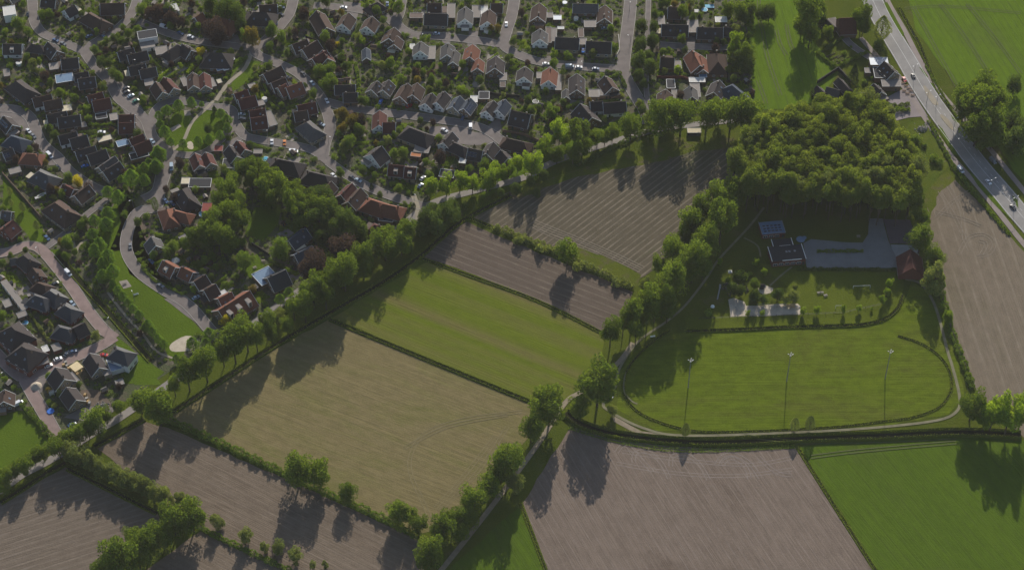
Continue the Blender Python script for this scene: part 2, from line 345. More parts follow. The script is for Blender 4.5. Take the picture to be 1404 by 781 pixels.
f_right = field('dry_soil', (.128,.104,.073), (.170,.138,.104), angle('AD',280,0,460,560), .9, .5, track=((.23,.195,.15), 7, .88, 0), patch=((.10,.09,.05), .53), big=.02, fine=.5)
f_tr = field('bright_crop', (.090,.150,.020), (.105,.170,.026), angle('M',560,70,760,400), 1.1, .4, track=((.05,.072,.018), 4.2, .84, 0), patch=((.075,.10,.02), .55), big=.03, fine=.4)
f_tn = field('top_crop', (.090,.150,.022), (.105,.170,.026), angle('K',720,190,820,560), 1.1, .3, track=((.06,.08,.025), 6, .9, 0), patch=((.075,.10,.02), .55), big=.03, fine=.4)
f_mead = field('oval_meadow', (.088,.120,.018), (.105,.145,.022), angle('O7',200,200,1000,190), 1.2, .45, patch=((.078,.066,.022), .47), big=.028, fine=.9)
sheet('stubble_field', [(449,439),(728,553),(724,600),(690,640),(640,690),(600,725),(578,731),(470,688),(385,645),(290,602),(228,572),(290,525),(370,482)], f_stub, .06)
sheet('green_field', [(590,357),(640,378),(740,417),(830,461),(824,492),(800,515),(785,540),(760,556),(728,549),(600,497),(455,436),(520,395)], f_green, .06)
sheet('ploughed_field', [(633,302),(868,400),(858,425),(838,458),(830,458),(740,412),(640,373),(574,350)], f_dark, .06)
sheet('lined_field', [(700,262),(770,240),(885,205),(940,190),(1035,182),(1020,235),(985,262),(930,340),(885,378),(862,390),(780,355),(640,297)], f_line, .06)
sheet('furrowed_field', [(200,578),(230,586),(400,660),(575,740),(585,790),(590,860),(520,860),(410,790),(270,722),(240,700),(130,612)], f_bl, .06)
sheet('left_furrowed_field', [(-40,705),(90,640),(215,702),(222,715),(130,781),(80,860),(-100,860)], f_bl2, .06)
sheet('lower_furrowed_field', [(275,728),(410,790),(500,860),(150,860),(200,781),(260,737)], f_bl, .07)
M_MARG = grass_mat('margin_grass', (.070,.100,.022), (.10,.115,.035), .06, ((.10,.08,.05), .12, .52))
for pts in ([(700,262),(770,238),(885,203),(940,188),(1035,180),(1030,200),(960,206),(900,222),(840,232),(770,250),(712,272)],tl('AA',[(30,300),(120,335),(230,375),(300,415),(345,440),(320,500),(200,440),(60,380),(20,350)]),[(1262,262),(1298,236),(1310,246),(1290,262),(1275,300)]): sheet('field_margin', pts, M_MARG, .085, 1.2)
for k_ in (3.5, 6.5, 9.5):
    pts = [(780,578+k_),(850,595+k_*1.3),(940,608+k_*1.2),(1090,603+k_*1.1)]
    foliage_rows = globals().setdefault('ROWS', []); foliage_rows.append(pts)
sheet('bare_field', [(783,584),(830,594),(900,608),(960,614),(1092,614),(1198,778),(1240,860),(790,860),(750,781),(716,690),(750,635)], f_dirt, .06)
sheet('crop_field', [(1096,612),(1140,606),(1320,598),(1404,604),(1600,610),(1600,860),(1250,860),(1202,778)], f_grn, .06)
sheet('grass_wedge', [(712,695),(746,781),(780,860),(590,860),(615,781),(690,712)], f_grn, .055)
sheet('dry_field', [(1272,258),(1298,236),(1340,275),(1404,345),(1500,440),(1500,620),(1404,600),(1345,548),(1312,480),(1290,400),(1272,330)], f_right, .06)
sheet('bright_field', [(1232,-60),(1620,-60),(1620,300),(1420,260),(1390,235),(1345,160),(1290,90),(1255,40)], f_tr, .06)
sheet('top_field', [(1015,-60),(1100,-60),(1125,40),(1118,60),(1150,100),(1125,135),(1090,150),(1035,150),(1028,80)], f_tn, .06)
sheet('park_meadow', [(845,560),(848,510),(872,480),(920,458),(1000,449),(1120,446),(1200,440),(1240,415),(1250,385),(1290,410),(1310,480),(1322,540),(1300,568),(1200,585),(1000,594),(900,590)], f_mead, .05)
sheet('play_lawn', tl('N',[(0,570),(260,560),(500,470),(330,330),(540,350),(960,355),(975,430),(960,520),(880,580),(780,600),(500,612),(0,628)]), grass_mat('play_grass', (.082,.105,.022), (.098,.125,.026), .05), .055)
def tyre(t, pts, mat, gap=1.8, wd=.45, z=.10, sm=5):
    p = [(v.x, v.y) for v in (G(*q) for q in (smooth(tl(t, pts), sm) if len(pts) > 2 else tl(t, pts)))]; L, Rr = offset(p, gap)
    for q in (L, Rr): m = MB(); strip_mb(m, q, wd); o = build(m, 'wheel_track', mat, None, (0, 0, layer(z))); o['kind'] = 'structure'
TP = pave_mat('pale_rut', (.182,.150,.128), .3, .4); TS_ = pave_mat('stubble_rut', (.160,.133,.066), .3, .4); TG = pave_mat('crop_rut', (.075,.085,.03), .4, .3); TB = pave_mat('soil_rut', (.175,.145,.11), .3, .3)
for pts in ([(60,420),(250,452),(450,462),(640,440)],[(80,382),(300,412),(500,425),(640,402)],[(60,385),(85,360),(120,385),(180,450)],[(118,420),(122,388),(160,382),(205,415),(235,470)],[(240,430),(245,398),(290,392),(335,425),(365,475)],[(388,430),(410,398),(450,392),(500,420),(535,470)],[(410,425),(425,408),(450,405),(485,430),(500,470)],[(530,400),(560,430),(600,455),(640,460)]): tyre('O7', pts, TP, 1.8, .45)
for pts in ([(1250,10),(1060,35),(930,80),(880,150),(880,220),(920,310),(945,370)],[(1160,90),(1050,230),(960,330)],[(1200,60),(1100,210),(975,340)],[(860,130),(1000,60),(1200,20)]): tyre('TS', pts, TS_, 1.7, .4)
for pts in ([(280,430),(450,498),(560,545),(650,588)],[(290,452),(460,517),(640,600)],[(270,445),(340,480),(500,540)]): tyre('Z', pts, TB, 1.7, .4)
for pts in ([(1315,348),(1328,326),(1350,322),(1363,334),(1356,348),(1340,352)],[(1288,262),(1310,300),(1330,345)],[(1283,300),(1305,278),(1330,262)],[(1283,290),(1320,300),(1345,310)],[(1300,255),(1318,290),(1322,330)],[(1345,350),(1352,335),(1342,330)]): tyre('P', pts, TB, 1.8, .4)
for pts in ([(720,190),(745,330),(790,470),(825,570)],[(695,-40),(700,120),(725,200)],[(800,180),(820,260),(860,330)],[(860,150),(880,250),(900,300)],[(690,480),(720,560),(740,620)]): tyre('K', pts, TG, 1.8, .5)
for pts in ([(560,30),(640,180),(760,400)],[(680,20),(800,180),(960,430)],[(800,20),(930,180),(1040,330)],[(520,40),(700,30),(1040,60)]): tyre('M', pts, TG, 1.8, .4)
for pts in ([(480,330),(600,345),(700,352),(1000,345),(1180,335)],[(700,400),(860,380),(1180,352)],): tyre('O7', pts, TG, 1.8, .5)
# town lawns
for nm, t, pts in [('lawn','R',[(330,600),(340,380),(420,230),(520,220),(620,330),(740,210),(830,240),(900,350),(960,470),(880,560),(780,620),(600,640),(480,620),(400,600)]),
  ('lawn','B',[(395,480),(450,345),(520,345),(400,480)]),('lawn','B',[(420,500),(540,360),(600,370),(500,500),(430,545)]),
  ('lawn','I',[(650,110),(720,-60),(700,-150),(790,-350),(700,-200),(520,60),(640,260),(700,340),(830,460),(960,640),(1010,760),(1090,720),(1160,590),(1230,610),(1100,470),(900,330),(770,240),(730,100)]),
  ('verge_grass','I',[(290,100),(350,90),(480,260),(480,330),(640,560),(800,700),(920,840),(960,900),(800,900),(740,720),(640,590),(430,300)]),
  ('verge_grass','E',[(15,350),(60,400),(250,640),(270,740),(190,750),(60,560),(15,520)]),
  ('lawn','F',[(560,540),(720,520),(700,640),(610,740),(500,700)]),('verge_grass','L',[(780,0),(980,130),(900,190),(740,200),(730,150)]),
  ('lawn','X',[(500,130),(600,60),(640,130),(570,180),(520,140)]),('verge_grass','H',[(0,560),(240,440),(430,360),(1041,90),(1041,140),(600,400),(0,660)])]:
    sheet(nm, tl(t, pts), M_LAWN, .07, .3, 0, occv=1)
# streets
RD = [('A',[(190,-80),(195,40),(205,130),(250,195),(330,235),(440,280),(500,300),(560,255),(700,170),(790,70),(830,-60)],6.5),
 ('P',[(113,66),(128,88),(150,112),(163,135),(182,150),(200,165),(210,190),(233,212),(226,240),(219,262),(214,285),(190,290),(176,315),(174,345),(192,374),(225,398),(258,418),(288,452),(300,462)],7),
 ('P',[(205,178),(215,150),(240,138),(285,146),(316,150),(322,168),(335,186),(352,191),(381,196),(423,204),(443,215)],6.5),('P',[(234,210),(262,213),(288,205),(322,172)],5.5),
 ('P',[(-20,148),(20,150),(42,162),(56,195),(78,215),(95,235),(122,254),(145,264)],7),
 ('E',[(640,490),(520,580),(380,700),(280,775),(250,800)],4),('E',[(850,490),(930,440),(960,330),(1010,200),(1041,180)],6),
 ('P',[(-20,350),(14,345),(35,337),(55,341),(78,366),(100,395),(120,425),(142,452),(158,464)],7),('P',[(158,462),(130,478),(85,497),(50,512),(30,517),(-10,480)],7),
 ('P',[(30,512),(45,540),(60,565),(78,597)],7),
 ('P',[(443,220),(445,200),(452,178),(450,158),(437,130),(410,102),(380,87),(356,77),(350,68),(368,52),(388,32),(400,10),(408,-40)],7),
 ('P',[(352,66),(325,64),(280,58),(243,50),(215,40),(190,30)],6.5),('P',[(443,216),(468,235),(492,250),(522,264),(560,277),(582,284)],6.5),
 ('P',[(448,140),(486,149),(578,161),(647,172),(672,182),(690,195)],7),('P',[(555,-40),(548,15),(543,32),(565,48),(600,50),(655,56),(692,62)],7.5),('P',[(430,8),(480,12),(525,22),(540,32)],6.5),
 ('P',[(709,-40),(703,15),(693,48),(692,64),(715,77),(745,86),(800,92),(850,95)],7.5),('P',[(868,-40),(863,20),(858,60),(855,98),(866,122),(884,152),(890,170)],8.5),
 ('P',[(890,-40),(888,40),(886,120),(892,160)],3),('P',[(905,62),(940,64),(1000,66)],6),('P',[(1140,25),(1165,60),(1210,90),(1235,110)],5)]
for t, p, wd in RD: road('street', tl(t, p), wd*.87, M_REDRD if (t == 'P' and p[0][0] in (158,30,-20) and p[0][1] > 300) else M_BRICKRD, .10, kerb=True)
def near_road(p, q, skip):
    for k, (o, pts, wd) in enumerate(KERBS):
        if k == skip: continue
        for a, b in zip(pts[:-1], pts[1:]):
            dx, dy = b[0]-a[0], b[1]-a[1]; L2 = dx*dx+dy*dy or 1e-9
            for r in (p, q):
                t_ = max(0, min(1, ((r[0]-a[0])*dx+(r[1]-a[1])*dy)/L2))
                if math.hypot(r[0]-a[0]-t_*dx, r[1]-a[1]-t_*dy) < wd/2+.3: return True
    return False
for ki, (o, pts, wd) in enumerate(KERBS):
    k = MB()
    for line in offset(pts, wd+.2):
        for p, q in zip(line[:-1], line[1:]):
            n_ = max(1, int(math.hypot(q[0]-p[0], q[1]-p[1])/2)); pp = [(p[0]+(q[0]-p[0])*i/n_, p[1]+(q[1]-p[1])*i/n_) for i in range(n_+1)]
            for a, b in zip(pp[:-1], pp[1:]):
                if not near_road(a, b, ki): strip_mb(k, [a, b], .22, 0, .12)
    if k.v: build(k, 'kerb', M_KERB, o, (0, 0, -.02))['kind'] = 'stuff'
for t, p, wd in [('R',[(520,500),(600,330),(740,200),(800,130)],2),('B',[(330,600),(400,500),(500,410),(540,320)],2.5),('R',[(400,610),(470,560),(520,500)],2),
  ('I',[(640,350),(740,480),(850,600),(930,700),(1041,745)],1.3),('L',[(1041,50),(900,180),(760,330),(640,420),(500,500)],0),('I',[(430,10),(450,110),(470,70),(530,30)],1.5),
  ('X',[(0,370),(100,500),(190,565)],0),('Y',[(580,100),(600,170),(600,290)],3)]:
    if wd: road('footpath', tl(t, p), wd, M_PATH, .13, occm=1)
# lane along the tree belt
road('country_lane', [(-40,690),(0,672),(28,652),(62,634),(95,615),(130,592),(160,575),(200,548),(240,520),(300,478),(380,420),(470,360),(540,318),(590,280),(650,262),(720,243),(760,222),(830,198),(900,178),(960,170),(1060,160)], 4.5, M_LANE, .12)
road('earth_track', [(868,470),(845,500),(800,535),(775,552),(740,605),(700,660),(650,725),(590,800)], 2.6, M_TRACK, .15)
PK = [tl('N',[(350,80),(280,170),(150,310),(90,400),(0,515)])+[(915,440),(875,468),(852,500),(845,520)], tl('N',[(980,400),(1050,420),(1100,490),(1130,570),(1172,730)])+[(1305,500),(1315,540),(1313,562),(1285,576),(1200,586),(1100,592),(940,597),(880,586),(835,563),(828,552),(845,528)],
  tl('N',[(260,215),(320,250),(335,300)]), tl('N',[(375,430),(430,380),(475,345)]), tl('O7',[(90,120),(85,180),(110,215),(130,225)])]
for i, p in enumerate(PK): road('park_path', p, [1.3,1.5,.9,1.0,.8][i], M_FAINT, .12, occm=0)
sheet('bare_verge', [(838,568),(880,591),(940,600),(1010,600),(1010,603),(940,606),(880,599),(842,578)], M_TRACK, .09)
sheet('car_park', tl('N',[(525,240),(560,222),(690,235),(790,238),(815,200),(820,130),(880,130),(905,230),(960,350),(540,352)]), M_YARD, .10, .2)
sheet('barn_forecourt', tl('N',[(915,245),(1030,248),(1070,390),(970,392),(935,310)]), pave_mat('concrete', (.24,.245,.24)), .105, .1)
sheet('sand_court', tl('N',[(190,490),(215,483),(262,500),(270,518),(500,508),(512,520),(512,558),(200,568)]), M_SAND, .11, .4)
sheet('sand_patch', tl('X',[(195,485),(260,452),(318,470),(300,515),(210,528),(182,512)]), M_SAND, .11, .4, 3)
sheet('sand_patch', tl('R',[(540,545),(580,525),(605,560),(600,600),(555,595)]), M_SAND, .12, .1, 3)
sheet('picnic_pad', tl('I',[(707,285),(755,275),(783,315),(735,330)]), M_PATIO, .11, 0)
sheet('paved_pad', tl('R',[(375,400),(465,355),(490,380),(400,432)]), M_PATIO, .12, 0)
sheet('paved_pad', tl('R',[(510,225),(570,222),(585,270),(520,280)]), M_PATIO, .12, 0)
for t, pts in [('H',[(0,260),(110,170),(120,240),(90,340),(0,330)]),('G',[(640,60),(860,60),(900,90),(1041,110),(1041,170),(880,170),(650,130)]),('C',[(130,10),(240,20),(190,210),(150,215),(170,110)]),('D',[(140,90),(200,90),(185,205),(125,200)]),
  ('A',[(0,640),(90,640),(160,690),(170,781),(80,781),(0,690)]),('C',[(380,640),(440,660),(430,700),(400,690)]),('A',[(640,420),(760,520),(850,650),(850,781),(760,700),(640,520)]),('L',[(150,180),(290,130),(250,250),(190,260)]),
  ('E',[(190,85),(240,90),(320,200),(330,290),(290,290),(220,160)]),('J',[(20,390),(80,380),(350,600),(330,620),(250,560)]),('B',[(260,200),(460,210),(480,270),(250,250)]),('G',[(300,390),(370,430),(350,470),(290,440)]),
  ('D',[(365,335),(415,335),(410,385),(365,385)]),('D',[(560,340),(610,345),(600,400),(555,395)]),('C',[(725,190),(770,190),(770,260),(720,260)]),('C',[(880,180),(935,190),(925,290),(870,280)]),('K',[(255,200),(320,205),(315,320),(255,310)]),('F',[(395,150),(480,110),(490,150),(410,180)]),('L',[(380,400),(500,330),(700,340),(600,440)])]:
    sheet('paving', tl(t, pts), M_BRICKRD, .11, .2, occv=1)
sheet('bare_plot', tl('Q',[(380,330),(560,330),(700,480),(640,560),(400,580),(360,440)]), M_SOIL, .095, .6, occv=1)
sheet('rough_plot', tl('AC',[(20,250),(110,240),(200,450),(60,600),(0,500),(0,300)]), grass_mat('weedy', (.06,.10,.02), (.10,.12,.035), .08, ((.22,.18,.13), .12, .62)), .07)
sheet('disturbed_soil', tl('AC',[(40,262),(80,255),(112,300),(105,335),(60,325),(30,300)]), M_TRACK, .08, .8)
sheet('disturbed_soil', tl('AC',[(70,380),(84,385),(92,440),(84,520),(70,500),(78,440)]), M_TRACK, .082, .8)
# main road
MR = [(1170,-60),(1196,0),(1212,32),(1240,78),(1268,126),(1300,172),(1340,225),(1372,262),(1404,300),(1480,385)]
road('main_road', MR, 13, M_ASPH, .10, kerb=False, occm=4)
mrw = [(v.x, v.y) for v in (G(*p) for p in smooth(MR, 6))]
road('cycle_path', [(1190,-60),(1216,0),(1240,42),(1265,90),(1292,130),(1335,178),(1370,220),(1404,262),(1480,350)], 3.2, M_CYC, .12)
road('cycle_path', [(1180,52),(1200,75),(1238,118),(1270,165),(1305,215),(1340,255),(1380,305),(1404,335),(1460,400)], 3.2, M_CYC, .12)
def dashes(pts, off, wd, dash, gap, name='lane_marking'):
    L, Rr = offset(pts, abs(off)*2); line = L if off >= 0 else Rr
    mb = MB(); acc = 0
    for a, b in zip(line[:-1], line[1:]):
        a = Vector((*a, 0)); b = Vector((*b, 0)); n_ = (b-a).length; d = (b-a)/n_; s = 0
        while s < n_:
            ph = (acc+s) % (dash+gap)
            if ph < dash or gap == 0:
                e = min(n_, s+(dash-ph if gap else n_)); p = a+d*s; q = a+d*e; nn = Vector((-d.y, d.x, 0))*wd/2
                mb.face([p-nn, q-nn, q+nn, p+nn]); s = e+.01
            else: s += dash+gap-ph+.01
        acc += n_
    o = build(mb, name, M_MARK, None, (0, 0, .30)); o['kind'] = 'structure'
dashes(mrw, 5.9, .25, 3, 0); dashes(mrw, -5.9, .25, 3, 0); dashes(mrw[len(mrw)//2:], 2.3, .25, 2, 4)
dashes(mrw, .1, .25, 3, 0)
sheet('inn_forecourt', tl('M',[(435,440),(510,400),(540,380),(625,520),(540,525),(450,550),(440,480)]), pave_mat('inn_paving', (.20,.17,.17)), .11, .2)
sheet('roadside_paving', tl('S',[(640,60),(690,60),(800,300),(900,500),(900,560),(860,520),(740,310),(690,220)]), M_PATIO, .085, .2)
for nm, t, pts in [('traffic_island','AC',[(85,92),(100,100),(148,165),(145,178),(125,172),(92,120)]),('traffic_island','AC',[(158,225),(175,224),(212,262),(216,290),(190,268)])]:
    w_ = [G(*p) for p in smooth(tl(t, pts), 3, True)]; mb = MB()
    if sum(a.x*b.y-b.x*a.y for a, b in zip(w_, w_[1:]+w_[:1])) < 0: w_.reverse()
    mb.hexa([(p.x, p.y, .1) for p in w_], [(p.x, p.y, .36) for p in w_]); mb.m = [0]*len(mb.f)
    build(mb, nm, M_PATH)['kind'] = 'structure'
for t, pts in [('AC',[(65,8),(80,15),(108,55),(95,50)]),('AC',[(110,75),(125,80),(172,148),(155,130)]),('AC',[(205,215),(240,250),(240,262),(215,240)]),('AC',[(150,265),(170,285),(240,400),(220,400),(160,300)]),('AC',[(290,480),(310,490),(400,590),(480,690),(420,640),(330,540)]),('AC',[(480,580),(505,600),(509,640),(490,610)]),('S',[(730,30),(760,20),(890,260),(880,285),(850,240)])]:
    sheet('verge_grass', tl(t, pts), M_LAWN, .26, .1)

# ------------------------------------------------------------------ foliage meshes
def quads_mesh(name, C, sz, mat, up=None, flat=0.0):
    n = len(C); u = rng.normal(size=(n, 3)); v = rng.normal(size=(n, 3))
    if flat: u[:, 2] *= 1-flat; v[:, 2] *= 1-flat
    u /= np.linalg.norm(u, axis=1, keepdims=True); v -= (u*v).sum(1, keepdims=True)*u; v /= np.linalg.norm(v, axis=1, keepdims=True)
    s = (sz*rng.uniform(.6, 1.3, n))[:, None] if np.isscalar(sz) else sz[:, None]
    u = u*s; v = v*s*.75
    V = np.stack([C-u-v*.4, C+u*.2-v, C+u+v*.3, C-u*.1+v], 1).reshape(-1, 3).astype(np.float32)
    me = bpy.data.meshes.new(name); me.vertices.add(4*n); me.vertices.foreach_set('co', V.ravel())
    me.loops.add(4*n); me.loops.foreach_set('vertex_index', np.arange(4*n, dtype=np.int32))
    me.polygons.add(n); me.polygons.foreach_set('loop_start', np.arange(0, 4*n, 4, dtype=np.int32)); me.polygons.foreach_set('loop_total', np.full(n, 4, np.int32))
    me.materials.append(mat); me.update(calc_edges=True); return me
def shell(n): 
    d = rng.normal(size=(n, 3)); return d/np.linalg.norm(d, axis=1, keepdims=True)
def crown(kind, n=2600):
    """unit crown: radius about 1, centre at the origin"""
    if kind in ('lime', 'conifer', 'column', 'poplar'):
        t = rng.uniform(0, 1, n); a = rng.uniform(0, 2*np.pi, n)
        hh = {'lime':1.25,'conifer':2.0,'column':2.6,'poplar':1.9}[kind]
        if kind == 'lime': prof = np.sin(np.pi*np.clip(t, 0, 1)**.62)**.75
        elif kind == 'conifer': prof = (1-t)**.8*np.minimum(1, t*9+.2)
        elif kind == 'column': prof = np.sin(np.pi*t**.8)**.5*.55
        else: prof = np.sin(np.pi*t**.75)**.7*.75
        ph = rng.uniform(0, 6.28, 4)
        lum = 1+.13*np.sin(3*a+ph[0]+5*t)+.10*np.sin(5*a+ph[1]-9*t)+.08*np.sin(8*a+14*t+ph[2])
        r = prof*lum*rng.uniform(.72, 1.05, n)
        C = np.stack([r*np.cos(a), r*np.sin(a), (t*2-1)*hh], 1)
        return C, .066
    if kind == 'bush': nl, rl, hz = 7, .5, .7
    elif kind == 'loose': nl, rl, hz = 22, .30, 1.1
    else: nl, rl, hz = 24, .36, .95
    d = shell(nl); d[:, 2] = d[:, 2]*.8+.08; rr = rng.uniform(.35, .78, nl)[:, None]; ctr = d*rr*np.array([1, 1, hz])
    rad = rl*rng.uniform(.7, 1.25, nl)
    k = rng.integers(0, nl, n); off = shell(n)*rad[k][:, None]*(rng.uniform(.35, 1, n)**.45)[:, None]; off[:, 2] *= .85
    off[:, 2] += np.abs(off[:, 2])*.1
    return ctr[k]+off, (.060 if kind != 'bush' else .12)
def trunk(limbs=5):
    mb = MB(); mb.cyl((0,0), .07, .04, 0, .62, 7, 0, (random.uniform(-.03,.03), random.uniform(-.03,.03)))
    for i in range(limbs):
        a = i*2*math.pi/limbs+random.random(); z = random.uniform(.3, .5); r = random.uniform(.25, .42)
        mb.bar((0, 0, z), (r*math.cos(a)*.5, r*math.sin(a)*.5, z+.17), .025, 0, 5); mb.bar((r*math.cos(a)*.5, r*math.sin(a)*.5, z+.17), (r*math.cos(a), r*math.sin(a), z+.34), .014, 0, 4)
    return mb.mesh('trunk', BARK)
TRUNKS = [trunk(n) for n in (4, 5, 6)]
KIND = {  # name, crown shape, leaf, height/radius, crown centre/height, label look, category
 'oak':('oak_tree','broad','oak',3.1,.655,'broad green tree'), 'oakt':('oak_tree','broad','oak',3.9,.71,'tall green tree'), 'ash':('ash_tree','loose','bright',3.7,.68,'tall light green tree'), 'lime':('lime_tree','lime','lime',3.1,.60,'dark pointed lime tree'), 'bright':('poplar_tree','loose','bright',3.3,.62,'bright yellow-green tree'),
 'pale':('willow_tree','loose','pale',2.8,.58,'pale greyish-green tree'), 'copper':('copper_beech','broad','copper',2.7,.6,'dark red copper-leaved tree'), 'yellow':('golden_tree','broad','yellow',2.6,.6,'golden yellow tree'),
 'conifer':('conifer','conifer','conifer',4.4,.53,'dark conical conifer'), 'olive':('olive_green_tree','broad','olive',2.7,.6,'brownish olive tree'), 'tall':('woodland_tree','broad','tall',4.9,.80,'bushy woodland tree'), 'wolive':('woodland_tree','loose','pale',5.0,.80,'pale woodland tree'), 'wood':('woodland_tree','broad','wood',4.9,.80,'bushy woodland tree'),
 'dark':('broadleaf_tree','broad','dark',2.8,.62,'dark green tree'), 'pop':('young_poplar','poplar','pale',4.2,.55,'slim upright pale tree'), 'col':('columnar_tree','column','dark',5.6,.52,'narrow columnar tree'),
 'bush':('shrub','bush','hedge',1.5,.55,'round green bush'), 'young':('young_tree','loose','bright',3.2,.64,'small young tree'), 'pbush':('shrub','bush','pale',1.5,.55,'pale green bush'),'cbush':('shrub','bush','copper',1.5,.55,'reddish bush'),'garden':('garden_tree','broad','hedge',2.7,.6,'mid green garden tree')}
CR = {}
def norm_crown(C, shape):
    rr = np.hypot(C[:, 0], C[:, 1]); k = np.percentile(rr, 93); C = C.copy(); C[:, :2] /= k
    if shape in ('broad', 'loose', 'bush'):
        h = {'loose':1.1,'broad':.95,'bush':.75}[shape]; lo, hi = np.percentile(C[:, 2], [3, 97]); C[:, 2] = (C[:, 2]-(lo+hi)/2)*2*h/(hi-lo)
    return C
def crown_mesh(kind):
    nm, shape, lf, *_ = KIND[kind]; key = (shape, lf)
    if key not in CR:
        CR[key] = []
        for i in range(3 if shape == 'bush' else 5):
            C, s = crown(shape, 620 if shape == 'bush' else (7500 if kind == 'wood' else 5600) if shape in ('broad', 'loose') else 3400); C = norm_crown(C, shape); CR[key].append(quads_mesh('crown', C, s, LEAF[lf]))
    return random.choice(CR[key])
def tree_at(x, y, r, kind, look=None, group='trees', where=None, direct=None, hmul=1):
    nm, shape, lf, hr, cc, lk = KIND[kind]; H = r*hr*random.uniform(.93, 1.07)*hmul; group = {'garden trees':'trees in the gardens'}.get(group, group)
    e = link(nm, None, None, (x, y, 0), random.uniform(0, 6.28)); e.empty_display_size = 1
    ch = {'lime':1.25,'conifer':2.0,'column':2.6,'poplar':1.9,'bush':.75,'loose':1.1,'broad':.95}[shape]
    cz = H*cc if shape != 'bush' else r*.55
    sz = r*(H*(1-cc)/(r*ch)) if shape != 'bush' else r
    link('crown', crown_mesh(kind), e, (0, 0, cz), 0, (r*random.uniform(.92,1.08), r*random.uniform(.92,1.08), sz))
    if shape != 'bush': link('trunk', random.choice(TRUNKS), e, (0, 0, -.1), 0, (r*1.0, r*1.0, H))
    pu, pv = pix((x, y, cz))
    if direct: tag(e, direct, 'tree', group)
    else: later(e, look or lk, 'bush' if shape == 'bush' else 'tree', group, pu, pv, where)
    return e
def tree_px(t, x, y, rz, kind, group='garden and street trees', where=None, look=None):
    px, py = tp(t, x, y); s = scale_at(px, py); r = rz/T[t][2]/s*(1.02 if KIND[kind][1] != 'lime' else .98)
    hr, cc = KIND[kind][3], KIND[kind][4]; H = r*hr
    zc = H*cc if KIND[kind][1] != 'bush' else r*.55
    p = G(px, py, zc); return tree_at(p.x, p.y, r, kind, look, group, where)

# ------------------------------------------------------------------ building kit
def win_mesh(w_, h):
    mb = MB(); mb.box(-w_/2, w_/2, -.04, .06, -h/2, h/2, 0)
    k = 2 if w_ > 1 else 1
    for i in range(k):
        a = -w_/2+.1+i*(w_-.1)/k; b = a+(w_-.1)/k-.1; mb.box(a, b, .05, .075, -h/2+.1, h/2-.1, 1)
    return mb.mesh('window', [WHITE, GLASS])
WINS = [win_mesh(1.6, 1.3), win_mesh(.9, 1.2), win_mesh(2.4, 1.6)]
dm = MB(); dm.box(-.5, .5, -.05, .06, 0, 2.1); dm.box(-.3, .3, .05, .08, 1.2, 1.9, 1); DOOR = dm.mesh('door', [plain('door_paint', (.05,.07,.06), .5), GLASS])
sm_ = MB(); sm_.box(-.5, .5, -.6, .6, 0, .12, 0); sm_.box(-.4, .4, -.5, .5, .1, .15, 1); SKYM = sm_.mesh('skylight', [GREYP, SKYL])
pm = MB(); pm.box(-.8, .8, -.5, .5, 0, .06, 0); pm.box(-.75, .75, -.45, .45, .05, .075, 1); PANEL = pm.mesh('solar_panel', [GREYP, SOLAR])
chm = MB(); chm.box(-.35, .35, -.35, .35, -1, 1.0, 0); chm.box(-.42, .42, -.42, .42, 1.0, 1.12, 1); chm.cyl((0,0), .13, .11, 1.12, 1.4, 6, 1); CHIM = chm.mesh('chimney', [WALL['b'], DARKM])
HOUSES = []
RN = dict(d='dark-roofed', b='brown-roofed', r='dark red-roofed', o='orange-roofed', g='grey-roofed', u='blue-grey-roofed', n='black-roofed', l='light-roofed', w='white-roofed', k='dark-roofed', c='cream-roofed', t='orange-roofed', y='plywood-roofed')
def part(mb, name, mats, par, **k): return build(mb, name, mats, par, **k)
